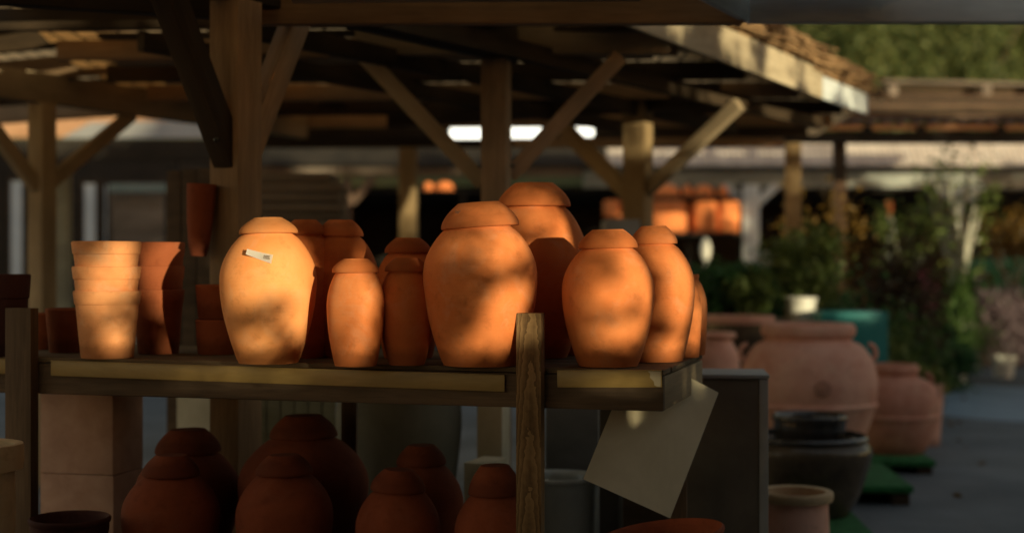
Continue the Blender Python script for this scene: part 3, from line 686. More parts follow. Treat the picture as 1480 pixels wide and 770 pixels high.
# third post's braces run across the grid
brace(at(c3p + PX * .05, CAMZ + .52), P(1068, 150, 9.5), .065, .09, M['olive'], pg)
brace(at(c3p - PX * .05, CAMZ + .50), P(817, 188, 10.9), .08, .11, M['tan'], pg)
beam('beam', at(c3p + PX * .62, H0 + .10), at(c3p - PX * 2.2, H0 + .10), .09, .17, M['beamdk'], pg)
beam('beam', at(c4p - XB * 1.7, H0 + .14), at(c4p + XB * 1.0, H0 + .15), .09, .17, M['beamdk'], pg)
# right hand fascia, receding
fa = P(905, 38, 7.0); fb = P(1186, 143, 10.0); fc = P(1252, 166, 11.15)
fh = .205
beam('fascia', fa + Vector((0, 0, fh / 2)), fb + Vector((0, 0, fh / 2 + .0)), .03, fh, M['fascia'], pg)
beam('fascia', fb + (fb - fa).normalized() * .01 + Vector((0, 0, .08)), fc + Vector((0, 0, .08)), .03, .16, M['grey'], pg)
fd = (fc - fa).normalized(); fx = Vector((fd.y, -fd.x, 0)).normalized()
# roof sheet of the pergola with purlins
ZD = CAMZ + 1.30
def roof_panel(name, pts, z, mat, par, th=.03):
    bm = bmesh.new(); v0 = [bm.verts.new((x, y, zz)) for (x, y, zz) in pts]; v1 = [bm.verts.new((x, y, zz + th)) for (x, y, zz) in pts]
    bm.faces.new(v0[::-1])
    for v in v1: bm.verts.remove(v)
    return from_bm(name, bm, mat, par, Matrix.Identity(4))
roof_panel('roof_panel', [(fa.x - .6, 6.3, ZD), (fa.x - .45, 6.35, ZD), (fc.x - .02, fc.y, ZD - .05), (fc.x + .2, 13.9, ZD - .02), (-2.75, 14.6, ZD + .02), (-2.9, 9.5, ZD + .02), (-2.4, 6.3, ZD + .02)], ZD, M['roof'], pg)
for i, y in enumerate((6.9, 7.9, 8.9, 9.9, 10.9, 11.9, 12.9, 14.0)):
    xr = fa.x + (y - fa.y) / (fc.y - fa.y) * (fc.x - fa.x) - .12 if y > 7 else fa.x - .3
    xr = min(xr, fc.x - .1)
    beam('purlin', (-2.6, y + .25, ZD - .065), (xr, y, ZD - .075), .06, .11, M['beam'] if i % 2 else M['beamdk'], pg)
for i, y in enumerate((6.6, 7.3, 7.6, 8.3, 8.6, 9.3, 9.6, 10.3, 10.6, 11.3, 12.3, 12.6, 13.4)):
    xr = min(fa.x + (y - fa.y) / (fc.y - fa.y) * (fc.x - fa.x) - .15 if y > 7 else fa.x - .35, fc.x - .1)
    beam('roof_batten', (-2.6 + random.uniform(0, .4), y + .25 + random.uniform(-.06, .06), ZD - .03), (xr - random.uniform(0, .5), y + random.uniform(-.06, .06), ZD - .03), random.choice((.09, .14, .19)), .03, M[random.choice(('beam', 'tan', 'beam', 'beamdk', 'olive'))], pg)
for i in range(3):
    s = c1 + PX * (-1.3 + i * .72) + D1 * .9
    beam('rafter', at(s - D1 * .2, ZD - .18), at(s + D1 * 5.5, ZD - .18), .05, .10, M['beamdk'], pg)
# reed thatch lying on the roof edge
bm = bmesh.new()
rs = random.Random(4)
for i in range(1500):
    s = rs.uniform(0, 1.0) ** .9; p = fa.lerp(fc, min(1, max(0, s))) + Vector((0, 0, .215 if s < .70 else .165)) + fx * rs.uniform(-.05, .20)
    hgt = .16 if s > .2 else .06 + .5 * s
    p.z += rs.uniform(0, hgt) ; L = rs.uniform(.35, 1.0)
    dv = (fd * rs.uniform(.6, 1) + fx * rs.uniform(-.12, .16) + Vector((0, 0, rs.uniform(-.04, .02)))).normalized()
    q = dv.to_track_quat('X', 'Z').to_matrix().to_4x4()
    bm_box(bm, (-L / 2, -.007, -.005), (L / 2, .007, .005), Matrix.Translation(p - fx * .16) @ q)
from_bm('reed_thatch', bm, M['reed'], pg, Matrix.Identity(4))
bm = bmesh.new()
for i in range(14):
    s = i / 14; p = fa.lerp(fc, s + .035) - fx * .22 + Vector((0, 0, .25))
    bm_box(bm, (-.26, -.22, -.05), (.26, .2, .06 + .02 * math.sin(i * 2.1)), Matrix.Translation(p) @ fd.to_track_quat('X', 'Z').to_matrix().to_4x4(), .03)
from_bm('reed_mat', bm, M['reed'], pg, Matrix.Identity(4))

# near canopy over the shelf: only its far edge shows along the top
nc = thing('timber_canopy', 'dark timber canopy over the shelf whose far beam crosses the top', 'canopy', (0.9, 6.0, 0))
zc = 6.0; bt = CAMZ - (37 - CY) / F * zc
beam('beam', (P(350, 0, zc).x, zc, bt + .055), (P(1072, 0, zc).x, zc - .02, bt + .055), .07, .11, M['beam'], nc)
beam('fascia', P(1078, 32, 6.0) + Vector((0, 0, .09)), P(1078, 32, 6.0) + Vector((-1.55, -2.9, .16)), .03, .19, M['grey'], nc)
zc2 = CAMZ + 1.24
roof_panel('roof_panel', [(-3.0, -.6, zc2 + .5), (-2.2, -.6, zc2 + .5), (.75, 5.3, zc2), (.86, 6.0, zc2), (-1.1, 6.0, zc2), (-3.0, 5.9, zc2)], zc2, M['roof'], nc)
ncp = [(-2.8, 5.75), (.83, 5.86)]
beam('board', (P(420, 0, 5.7).x, 5.7, CAMZ + 1.075), (P(930, 0, 5.7).x, 5.78, CAMZ + 1.10), .14, .022, M['olive'], nc)
pc = thing('beam_shade_canopy', 'silvery grey beam crossing the top right, with an unseen roof added to shade the shelf', 'canopy', (2.35, 6.1, 0))
beam('beam', (P(1082, 0, zc).x, zc + .02, bt + .065), (3.25, zc + .1, bt + .075), .06, .105, M['grey'], pc)
beam('post', (3.2, 6.16, 0), (3.2, 6.16, bt + .02), .09, .09, M['grey'], pc)
beam('post', (3.2, .2, 0), (3.2, .2, bt + .25), .09, .09, M['grey'], pc)
beam('side_beam', (3.2, .1, bt + .32), (3.2, 6.0, bt + .20), .06, .105, M['grey'], pc)
beam('side_beam', (1.6, .1, bt + .32), (1.6, 5.95, bt + .15), .06, .105, M['grey'], pc)
beam('end_beam', (-1.3, .1, bt + .32), (3.16, .14, bt + .32), .06, .105, M['grey'], pc)
roof_panel('roof_panel', [(1.0, 5.95, bt + .19), (.2, 4.3, bt + .22), (-.75, 2.3, bt + .30), (-1.4, .0, bt + .38), (1.65, .0, bt + .38), (1.65, 4.0, bt + .27), (1.6, 5.95, bt + .2)], 0, M['rust'], pc)  # unseen roof added to keep sky light off the jars
beam('post', (-2.9, 2.8, 0), (-2.9, 2.8, zc2), .1, .1, M['beam'], nc)
beam('post', (-.62, 2.3, zc2 + .15), (-.6, 2.3, zc2 + .33), .1, .1, M['beam'], nc)
beam('tie', (-2.9, 2.8, zc2 - .08), (-2.6, 5.9, zc2 - .08), .08, .14, M['beamdk'], nc)
beam('tie', (-2.6, 5.86, zc2 - .085), (P(360, 0, zc).x, 5.95, bt + .06), .07, .10, M['beamdk'], nc)

# left pergola
lp_ = thing('timber_pergola', 'timber pergola with a braced grey post at the far left', 'pergola', (-3.1, 9.5, 0))
_, cl = vpost(61, 9.45, .13, H0, M['olive'], lp_, R(-28))
DL = Vector((math.sin(R(28)), math.cos(R(28)), 0))
lb0 = at(cl - DL * 1.6, H0 + .10); lb1 = at(cl + DL * 2.9, H0 + .10)
beam('beam', lb0, lb1, .09, .20, M['olive'], lp_)
brace(at(cl - DL * .05 , CAMZ + .52), at(cl - DL * .62, H0 + .01) , .06, .09, M['olive'], lp_)
brace(at(cl + DL * .05, CAMZ + .55), at(cl + DL * .85, H0 + .01), .06, .09, M['olive'], lp_)
XL = Vector((DL.y, -DL.x, 0))
for s, zz, mt in ((-1.4, .29, 'beam'), (-.7, .31, 'beamdk'), (.2, .29, 'beam'), (1.2, .29, 'beamdk'), (2.2, .29, 'beam')):
    q = cl + DL * s
    beam('purlin', at(q - XL * 3.2, H0 + zz - .02), at(q + XL * .9, H0 + zz - .02), .07, .15, M[mt], lp_)
roof_panel('roof_panel', [(cl.x - 3.2, 7.0, H0 + .42), (cl.x + .2, 7.0, H0 + .42), (cl.x + 1.2, 8.4, H0 + .36), (cl.x + 2.3, 12.0, H0 + .36), (cl.x - 3, 12.2, H0 + .42)], 0, M['roof'], lp_)
# pale fascia of the neighbouring roof, seen in the gap top left
beam('fascia', P(-140, 28, 7.0), P(222, 36, 7.6), .03, .055, M['fascia'], lp_)
block('pale_post', 80, 98, 250, 0, 11.0, .12, M['pale'], 'slim pale post just right of the far left pergola post', 'post', base=0, yaw=0)

# ------------------------------------------------------------------ far sheds
def zz(y, d): return CAMZ - (y - CY) / F * d
sd = thing('open_shed', 'long far open fronted shed with pale tin roof and grey beam', 'shed', (2, 24, 0))
ez = 24.0; e0, e1 = -7.2, 13.0
zf0, zf1 = CAMZ - (241 - CY) / F * ez, CAMZ - (206 - CY) / F * 26.5
bm = bmesh.new(); nn = 240; prev = None
for i in range(nn + 1):
    x = 1.6 + (e1 - 1.6) * i / nn; dz = .014 * math.cos(i * math.pi)
    cur = (bm.verts.new((x, ez - .3 + dz, zf0)), bm.verts.new((x, 24.25, zf0 + .50)))
    if prev: bm.faces.new((prev[0], cur[0], cur[1], prev[1]))
    prev = cur
from_bm('roof', bm, M['tin'], sd, Matrix.Identity(4))
roof_panel('roof', [(e0, ez - .3, zf0), (1.58, ez - .3, zf0), (1.58, 24.25, zf0 + .5), (e0, 24.25, zf0 + .5)], 0, M['dark'], sd)  # left part of the same roof, coloured dark where no sun falls
for px in (545, 640): box('roof_light', (P(px - 26, 0, 23.6).x, 23.66, zz(199, 23.6)), (P(px + 24, 0, 23.6).x, 23.69, zz(191, 23.6)), M['tin'], sd, Matrix.Identity(4))
roof_panel('back_roof', [(e0, 24.24, zf0 + .48), (e1, 24.24, zf0 + .48), (e1, 30, zf0 + .2), (e0, 30, zf0 + .2)], 0, M['rust'], sd)
beam('beam', (e0, ez, zz(246, ez)), (1.18, ez, zz(246, ez)), .12, .20, M['boards'], sd, warp=.02)  # left end of the same beam, coloured dimmer for shade
beam('beam', (1.2, ez, zz(259, ez)), (e1, ez, zz(259, ez)), .12, .29, M['pale'], sd, warp=.02)
box('back_wall', (e0, 29.8, 0), (e1, 30, zf0), M['dark'], sd, Matrix.Identity(4))
box('side_wall', (e0 - .2, 24, 0), (e0 - .02, 29.7, zf0 - .1), M['dark'], sd, Matrix.Identity(4))
box('ceiling', (e0, ez + .1, zf0 - .42), (e1, 29.7, zf0 - .38), M['dark'], sd, Matrix.Identity(4))
def ypost(px, z, w, mat, ytop, yfork, spread):
    c = P(px, 385, z)
    beam('post', at(c, 0), at(c, CAMZ - (ytop - CY) / F * z), w, w, mat, sd)
    for s in (-1, 1):
        beam('brace', at(c + Vector((s * .03, -.05, 0)), CAMZ - (yfork - CY) / F * z), at(c + Vector((s * spread / F * z, -.05, 0)), CAMZ - (ytop - CY) / F * z), .09, .12, mat, sd)
ypost(1084, 22.9, .26, M['grey'], 268, 300, 38); ypost(1385, 22.9, .20, M['grey'], 268, 295, 34)
ypost(500, 23.8, .16, M['rust'], 258, 300, 40)
beam('gutter', (1.2, 23.55, zz(243.5, 23.55)), (e1, 23.55, zz(243.5, 23.55)), .1, .075, M['dark'], sd)
for px in (1075, 1000, 930, 1130, 1250, 1300, 1440): beam('stub', P(px, 246, 23.95), P(px, 226, 23.95), .1, .14, M['pale'], sd)
# middle pergola with black beam
mp_ = thing('dark_pergola', 'black beamed pergola with rusty roof, right of centre in the distance', 'pergola', (4.6, 16, 0))
mz = 16.0
def zz(y, d): return CAMZ - (y - CY) / F * d
beam('beam', (P(880, 0, mz).x, mz, zz(199, mz)), (P(1640, 0, mz).x, mz, zz(199, mz)), .12, .13, M['dark'], mp_)
vpost(1213, 16.1, .13, zz(204, mz), M['beamdk'], mp_, 0); vpost(1213, 16.05, .14, zz(262, mz), M['beam'], mp_, 0)
vpost(1660, 16.1, .13, zz(204, mz), M['beamdk'], mp_, 0)
bm = bmesh.new(); prev = None
for i in range(81):
    x = P(1110, 0, mz).x + 6.8 * i / 80; dz = .025 * math.cos(i * math.pi)
    cur = (bm.verts.new((x, mz - .2, zz(180, mz) + dz)), bm.verts.new((x, mz + 3.2, zz(142, mz + 3.2) + dz)))
    if prev: bm.faces.new((prev[0], cur[0], cur[1], prev[1]))
    prev = cur
from_bm('roof', bm, M['rust'], mp_, Matrix.Identity(4))
beam('beam', (P(1110, 0, mz).x, mz - .12, zz(185, mz)), (P(1640, 0, mz).x, mz - .12, zz(185, mz)), .03, .07, M['tile'], mp_)
beam('ridge', (P(1270, 0, 19.4).x, 19.4, zz(131, 19.4)), (P(1640, 0, 19.4).x, 19.4, zz(135, 19.4)), .14, .11, M['beamdk'], mp_)
beam('cap', (P(1270, 0, 19.4).x, 19.3, zz(120, 19.4)), (P(1560, 0, 19.4).x, 19.3, zz(127, 19.4)), .25, .05, M['boards'], mp_)
for px in (1290, 1425, 1500): beam('strut', P(px, 150, 19.1), P(px, 124, 19.1), .12, .12, M['boards'], mp_)
for i in range(7):
    yy_ = mz + .1 + i * .45; beam('slat', (P(1130, 0, mz).x, yy_, zz(180, mz) + (yy_ - mz + .2) / 3.4 * (zz(142, mz + 3.2) - zz(180, mz)) + .035), (P(1640, 0, mz).x, yy_, zz(180, mz) + (yy_ - mz + .2) / 3.4 * (zz(142, mz + 3.2) - zz(180, mz)) + .045), .07, .05, M['beamdk'] if i % 3 else M['rust'], mp_)
for px in (1252, 1330, 1445): beam('bracket', P(px, 193, 15.9), P(px, 182, 15.9), .1, .1, M['dark'], mp_)
# far left sheds
fs_ = thing('far_shed', 'far left shed with sunlit tiled roof and grey sheet eaves', 'shed', (-6, 20, 0))
roof_panel('roof', [(-9.5, 19.0, zz(199, 19)), (-3.9, 19.0, zz(199, 19)), (-4.2, 19.5, zz(156, 19.5)), (-9.8, 19.5, zz(156, 19.5))], 0, M['tile'], fs_)
roof_panel('eaves', [(-5.9, 18.6, zz(200, 18.6)), (-3.6, 18.6, zz(199, 18.6)), (-3.6, 18.9, zz(174, 18.9)), (-5.6, 18.9, zz(177, 18.9))], 0, M['greyroof'], fs_)
box('front_beam', (-10, 18.62, zz(232, 18.6)), (-3.9, 18.8, zz(201, 18.6)), M['dark'], fs_, Matrix.Identity(4))
box('back_wall', (-10, 22.8, 0), (-4.6, 23, zz(205, 22.8)), M['dark'], fs_, Matrix.Identity(4))
beam('post', P(25, 560, 18.7), P(25, 230, 18.7), .15, .15, M['dark'], fs_); beam('post', P(250, 560, 18.7), P(250, 230, 18.7), .15, .15, M['dark'], fs_)
def hang_panel(px0, px1, py0, py1, z, label, mat):
    a = P(px0, py0, z); b_ = P(px1, py1, z); t = thing('opening_panel', label, 'panel', (a.x, z, b_.z))
    wd, hh = b_.x - a.x, a.z - b_.z
    box('sheet', (.03, .0, .03), (wd - .03, .02, hh - .03), mat, t)
    bm = bmesh.new()
    for lo, hi in (((0, -.01, 0), (.029, .03, hh)), ((wd - .029, -.01, 0), (wd, .03, hh)), ((.03, -.01, hh - .029), (wd - .03, .03, hh)), ((.03, -.01, 0), (wd - .03, .03, .029))): bm_box(bm, lo, hi)
    from_bm('frame', bm, M['beamdk'], t)
for a in ((12, 36, 258, 560, 'leftmost narrow panel coloured pale blue for sky light, under the far left shed'), (118, 142, 262, 560, 'panel coloured pale blue for sky light, right of the slim pale post'), (148, 158, 264, 560, 'thinnest panel coloured pale blue for sky light, beside the wide dark window')):
    hang_panel(a[0], a[1], a[2], a[3], 17.6, a[4], M['skypanel'])  # gaps showing the sky, made as panels with its light as colour
panel_boards('market_board', 160, 238, 264, 17.4, 0, 8, M['boards'], 'dark boarded booth with teal top under the far left shed', 'booth', vertical=False)
beam_o = beam('teal_rail', P(158, 272, 17.2), P(240, 272, 17.2),   .06, .10, M['greyteal']); tag(beam_o, 'grey teal painted rail across the top of the dark boarded booth', 'rail')
# stacked weathered boards behind the jars
tb = thing('board_stack', 'stack of old grey boards with rounded end, behind the tagged jar', 'board stack', (P(372, 0, 9).x, 9, 0))
x0, x1 = P(372, 0, 9).x, P(492, 0, 9).x
for i in range(7):
    z1 = zz(250 + i * 14, 9); z0_ = zz(263 + i * 14, 9)
    box('board', (x0, 9 + random.uniform(0, .05), z0_), (x1 - (.06 if i == 0 else 0) - random.uniform(0, .03), 9.5, z1), M['boards'], tb, Matrix.Identity(4), .008)
box('trestle', (x0, 9.1, 0), (x1 - .1, 9.45, zz(349, 9)), M['dark'], tb, Matrix.Identity(4))
box('trestle', (x0 - .2, 9.62, 0), (x0 + .1, 9.74, zz(300, 9)), M['dark'], tb, Matrix.Identity(4))
block('grey_crate', 874, 925, 317, 345, 9.6, .4, M['greyroof'], 'grey box seen between the tallest jar and right end jar lids', 'box', base=0, yaw=0)

# strip lamps far under the roofs
for i, (a, b_, y0, y1, st) in enumerate(((650, 698, 184, 200, 0), (737, 783, 183, 199, 0), (828, 859, 183, 197, 0))):
    d = 12.45; p = P(a, y0, d); q = P(b_, y1, d)
    t = thing('strip_lamp', ('leftmost glowing white strip lamp, left of the second pergola post', 'middle glowing white strip lamp, just right of the second pergola post', 'rightmost glowing white strip lamp, beside the tan braced post')[i], 'lamp', ((p.x + q.x) / 2, d, q.z), group='lit strip lamps under the far roof')
    hw = (q.x - p.x) / 2; hh = p.z - q.z
    box('housing', (-hw - .02, 0, hh + .002), (hw + .02, .10, hh + .05), M['dark'], t); box('diffuser', (-hw, -.01, 0), (hw, .08, hh), M['lamp'], t, bevel=.02)
    box('hanger', (-.01, .03, hh + .051), (.01, .05, ZD - .02 - q.z), M['dark'], t, bevel=0)

# hanging wall pot on the pergola post
pz = 5.72; kk = pz / F
bm = bmesh.new(); hgt = 104 * kk
bm_lathe(bm, [(0, 0), (11 * kk, .0), (15 * kk, .04), (19 * kk, hgt * .5), (21 * kk, hgt - .02), (21 * kk, hgt), (18 * kk, hgt), (16 * kk, hgt - .03), (0, hgt - .03)], 40)
bmesh.ops.recalc_face_normals(bm, faces=bm.faces[:])
o = from_bm('wall_pot', bm, M['terra_low_shade'], None, Matrix.Translation(P(287, 370, pz)) @ Matrix.Rotation(R(2.5), 4, 'Y'), True, 40)
tag(o, 'tall red terracotta wall pot hung beside the big pergola post', 'wall pot')

# ------------------------------------------------------------------ right hand pots
def turf_pallet(px0, px1, py, z0, z1, hgt, label):
    a = P(px0, py, z0); b_ = P(px1, py, z0)
    t = thing('turf_pallet', label, 'pallet', (a.x, z0, 0), R(-4), 'turf covered pallets under the pots')
    wd = b_.x - a.x; dp = z1 - z0
    bm = bmesh.new()
    for i in range(3): bm_box(bm, (.02 + i * (wd - .14) / 2, .02, 0), (.12 + i * (wd - .14) / 2, dp - .02, hgt - .045), None, .004)
    from_bm('bearers', bm, M['beamdk'], t)
    box('turf_mat', (0, 0, hgt - .044), (wd, dp, hgt), M['turf'], t, bevel=.01)
turf_pallet(1090, 1262, 700, 7.45, 8.55, .055, 'nearest turf covered pallet under the dark glazed pot')
turf_pallet(1040, 1316, 700, 8.7, 9.75, .12, 'middle turf covered pallet under the huge terracotta jar')
turf_pallet(1190, 1350, 640, 9.95, 10.9, .10, 'farthest turf covered pallet under the medium terracotta jar')
def big_jar(px, z, ytop, base, pts, label, mat, handles=True, name='terracotta_urn', sub=None):
    k = z / F; loc = P(px, 385, z); loc.z = base; H = CAMZ - (ytop - CY) * k - base
    t = thing(name, label, 'urn', loc, 0)
    prof = sm([(r * k, H * f) for r, f in pts], 5)
    rt = pts[-1][0] * k
    lathe('body', [(0, .004), (prof[0][0] * .92, .004)] + prof + [(rt * .86, H * .995), (rt * .80, H * .95), (rt * .85, H * .8), (0, H * .78)], M[mat], t, wob=.008, angle=60)
    if handles:
        for s in (-1, 1):
            bm = bmesh.new(); rr = handles * k; prev = None
            for i in range(13):
                a = math.pi * (i / 12) - math.pi / 2; c = Vector((s * (rr + .045 * math.cos(a)), 0, H * .80 + .055 * math.sin(a)))
                ring = [bm.verts.new(c + Vector((s * math.cos(a) * .016 * math.cos(q), .022 * math.sin(q), math.sin(a) * .016 * math.cos(q)))) for q in [2 * math.pi * j / 10 for j in range(10)]]
                if prev:
                    for j in range(10): bm.faces.new((prev[j], prev[(j + 1) % 10], ring[(j + 1) % 10], ring[j]))
                prev = ring
            bmesh.ops.recalc_face_normals(bm, faces=bm.faces[:])
            from_bm('handle', bm, M[mat], t, smooth=True, angle=180)
    return t, loc, H, k
U1, ul, uh, uk = big_jar(1168, 9.2, 467, .12, [(56, 0), (63, .06), (78, .22), (91, .38), (96, .445), (98.5, .455), (98.5, .475), (96, .485), (98, .55), (98, .62), (92, .74), (78, .845), (63, .885), (62, .905), (66, .92), (68, .95), (67, .98), (63, 1.0)], 'huge pink terracotta urn with handles and raised band beside the path', 'terra_pink', handles=88)
bm = bmesh.new(); bm_lathe(bm, [(0, .012), (.02, .012), (.03, .006), (.045, .009), (.052, .0)], 20); bmesh.ops.recalc_face_normals(bm, faces=bm.faces[:])
from_bm('medallion', bm, M['terra_pink'], U1, Matrix.Translation((ul.x, ul.y - 99.5 * uk, .12 + uh * .60)) @ Matrix.Rotation(R(90), 4, 'X'), True, 60)
big_jar(1292, 10.4, 526, .10, [(42, 0), (46, .06), (54, .2), (60, .36), (63.5, .42), (61, .44), (63, .55), (61, .66), (52, .79), (35, .86), (32, .89), (35, .91), (36, .95), (33, 1.0)], 'medium pink terracotta urn with a dark damp band, right of the huge one', 'terra_rose', handles=46)
big_jar(1036, 10.2, 480, 0, [(24, 0), (28, .3), (33, .6), (32, .82), (22, .93), (22, .95), (27, .965), (28, .985), (25, 1.0)], 'small pink terracotta urn just behind the right end of the shelf', 'terra_pink', handles=False)
open_pot('terracotta_planter', 1066, 11.2, 456, 106, 70, 0, 'wide rimmed terracotta planter behind the huge urn on its left', 'dark_glaze', 'planter', lip=.06, lipmat='terra_pink', lipw=1.05)
open_pot('terracotta_pot', 1150, 6.5, 708, 108, 84, 0, 'terracotta pot with pale cream rim at the bottom beside the tall planter', 'terra_pink', 'pot', lip=.045, lipmat='cream_clay', lipw=1.16)
open_pot('glazed_planter', 1166, 8.05, 627, 176, 120, .055, 'large dark mottled glazed planter on the nearest turf pallet', 'dark_glaze', 'planter', lip=.035, bulge=.14, lipmat='black_glaze', lipw=1.03)
open_pot('gloss_planter', 1170, 8.05, 598, 108, 70, .09, 'glossy black planter nested inside the dark mottled planter', 'black_glaze', 'planter', lip=.035)
plant('flowering_plant', 'terracotta pot of yellow flowers beyond the medium urn', 'plant', P(1336, 655, 11.6) * 1.0 - Vector((0, 0, P(1336, 655, 11.6).z)), .62, .34, .03, 500, M['lf_olive'], .008, .2, pot=(.16, .5, M['terra_pink']), flowers=(M['lf_yellow'], 260, .03))
o = block('teal_box', 1188, 1282, 451, 0, 12.0, .5, M['teal'], 'teal painted box standing behind the huge urn', 'box', base=0, yaw=R(-3))
# nursery bench with pots
nb_ = thing('nursery_bench', 'low timber nursery bench behind the huge urn carrying shrubs', 'bench', (P(1110, 0, 12.8).x, 12.8, 0))
bzt = zz(463, 12.8)
for i in range(5): box('slat', (-1.3, -.35 + i * .2, bzt - .03), (.5, -.17 + i * .2, bzt), M['beam'], nb_)
for x in (-1.25, .45):
    for y in (-.3, .55): beam('leg', (nb_.matrix_basis.translation.x + x, 12.8 + y, 0), (nb_.matrix_basis.translation.x + x, 12.8 + y, bzt - .032), .06, .06, M['beam'], nb_)
open_pot('white_pot', 1158, 12.6, 429, 46, 36, bzt, 'small white pot standing on the nursery bench above the huge urn', 'whitepot', 'pot', lip=.03)
def gp(px, z): v = P(px, 385, z); v.z = 0; return v
def bp(px, z): v = P(px, 385, z); v.z = bzt; return v
plant('potted_shrub', 'dark green bushy shrub on the bench directly right of the shelf jars', 'shrub', bp(1046, 12.9), .50, .74, .035, 2600, M['lf_dark'], .015, .2, pot=(.11, .14, M['dark']))
plant('potted_shrub', 'olive shrub with yellowing leaves behind the white pot', 'shrub', bp(1160, 13.0), .95, .66, .035, 2400, M['lf_olive'], .018, .22, pot=(.11, .14, M['dark']))
plant('young_tree', 'slim tree with amber yellow leaves above the teal box', 'tree', gp(1190, 14.6), 2.30, .9, .04, 750, M['lf_yellow'], .03, .45, clumps=26, spread=.22)
plant('potted_shrub', 'dark green shrub filling the space behind the teal box', 'shrub', gp(1222, 14.0), 1.15, .9, .045, 2600, M['lf_dark'], .02, .2)
plant('brown_shrub', 'dark brown leaved shrub right of the teal box', 'shrub', gp(1305, 16.6), 1.75, .80, .045, 2600, M['lf_brown'], .025, .25)
plant('fresh_shrub', 'bright green upright shrub beside the path', 'shrub', gp(1386, 18.2), 1.24, .66, .035, 2600, M['lf_bright'], .02, .15)
plant('low_shrub', 'low yellow green bush in front of the brown shrub', 'shrub', gp(1318, 13.6), .98, .62, .03, 2200, M['lf_bright'], .015, .15)
plant('low_shrub', 'low dark bush at the foot of the bright green shrub', 'shrub', gp(1358, 16.6), .72, .75, .035, 2200, M['lf_dark'], .015, .15)
plant('heather_shrub', 'rounded mauve grey heather in a pale pot by the path', 'shrub', gp(1450, 18.6), 1.12, 1.05, .03, 3200, M['lf_mauve'], .018, .2, pot=(.16, .28, M['whitepot']))
plant('flower_pot', 'pot of pink and red flowers behind the low bushes', 'plant', gp(1336, 15.6), 1.24, .42, .03, 700, M['lf_brown'], .01, .3, flowers=(M['lf_pink'], 70, .03), pot=(.12, .2, M['dark']))
plant('olive_tree', 'slender pale branched tree rising in front of the shed at right', 'tree', gp(1386, 18.5), 3.25, 1.15, .05, 420, M['lf_olive'], .10, .42, bark='palebark', limbs=7, clumps=26, spread=.22)
plant('potted_shrub', 'dark hedge like shrub at the back right of the bench', 'shrub', gp(1090, 15.4), 1.30, 1.1, .045, 2600, M['lf_dark'], .02, .15)
plant('potted_shrub', 'leafy shrub seen over the rightmost jars beside the pale forked post', 'shrub', gp(1010, 16.2), 1.35, .8, .045, 1800, M['lf_dark'], .02, .15)
plant('dark_shrub', 'shadowy dark bush in the gap left of the big central jar', 'shrub', gp(548, 14.8), 1.25, .9, .045, 1500, M['lf_dark'], .02, .2, flowers=(M['lf_mauve'], 120, .035))
plant('flower_pot', 'hazy mixed flowers seen between the stacked pots and left post', 'plant', gp(92, 12.0), 1.32, .42, .03, 600, M['lf_olive'], .01, .3, flowers=(M['lf_mauve'], 200, .03), pot=(.12, .2, M['dark']))
plant('young_tree', 'slim pale stemmed sapling with yellow green leaves left of the slender pale tree', 'tree', gp(1308, 19.0), 2.35, .75, .04, 900, M['lf_olive'], .035, .5, bark='palebark', clumps=22, spread=.24)
plant('young_tree', 'rust leaved sapling at the right edge in front of the shed', 'tree', gp(1462, 20.0), 2.3, 1.2, .045, 1100, M['lf_yellow'], .035, .5, bark='palebark', clumps=22, spread=.24)
plant('potted_shrub', 'mid green shrub spilling beside the path below the sapling', 'shrub', gp(1262, 13.2), 1.0, .62, .035, 2200, M['lf_olive'], .015, .15, pot=(.12, .16, M['dark']))
plant('potted_shrub', 'yellowish shrub low at the front of the bench', 'shrub', bp(1082, 12.6), .42, .42, .03, 1200, M['lf_olive'], .012, .15, pot=(.09, .12, M['dark']))
for px, z, py, lb in ((1020, 20.5, 375, 'grey white standing ornament left of the forked post'), (1108, 18.4, 395, 'white ornament hung low by the forked post'), (1285, 20, 330, 'thin pale stake with a reddish top in the dark shed'), (1412, 20.2, 355, 'small pale lantern by the slender pale tree')):
    h_ = zz(py - 30, z); k = z / F
    if 'stake' in lb:
        t = thing('plant_stake', lb, 'stake', gp(px, z)); box('rod', (-.025, -.02, 0), (.025, .02, h_ - .12), M['pale'], t); box('cap', (-.04, -.03, h_ - .119), (.04, .03, h_ + .1), M['terra_dark'], t, bevel=.015)
    else:
        t = thing('garden_ornament', lb, 'ornament', gp(px, z)); r = 8 * k
        lathe('stand', [(0, 0), (r * .8, 0), (r * .7, .03), (r * .18, .06), (r * .18, h_ - .34), (r * .5, h_ - .30), (0, h_ - .30)], M['pale'], t, seg=20)
        lathe('head', [(0, h_ - .299), (r * .6, h_ - .299), (r, h_ - .18), (r * .8, h_ - .06), (r * .3, h_), (0, h_ + .02)], M['whitepot'], t, seg=20)
# green net tunnel and a planter on the right edge
nt_ = thing('net_tunnel', 'green netting tunnel over a bench at the right edge', 'tunnel', (P(1450, 0, 22).x, 22, 0))
bm = bmesh.new(); prev = None; Ht = zz(372, 22); Hb = zz(430, 22)
for i in range(17):
    a = math.pi * i / 16; cur = []
    for j in range(9):
        u = -.62 + 1.5 * j / 8; s = (1 - .10 * (j / 4 - 1) ** 2)
        cur.append(bm.verts.new((u, -.55 * math.cos(a), Hb + (Ht - Hb) * math.sin(a) * s)))
    if prev:
        for j in range(8): bm.faces.new((prev[j], cur[j], cur[j + 1], prev[j + 1]))
    prev = cur
from_bm('netting', bm, M['greennet'], nt_, smooth=True, angle=180)
box('bench', (-.7, -.6, Hb - .12), (.95, .6, Hb - .004), M['tile'], nt_)
for x in (-.6, .8):
    for y in (-.5, .5): box('leg', (x, y, 0), (x + .08, y + .08, Hb - .122), M['beam'], nt_)
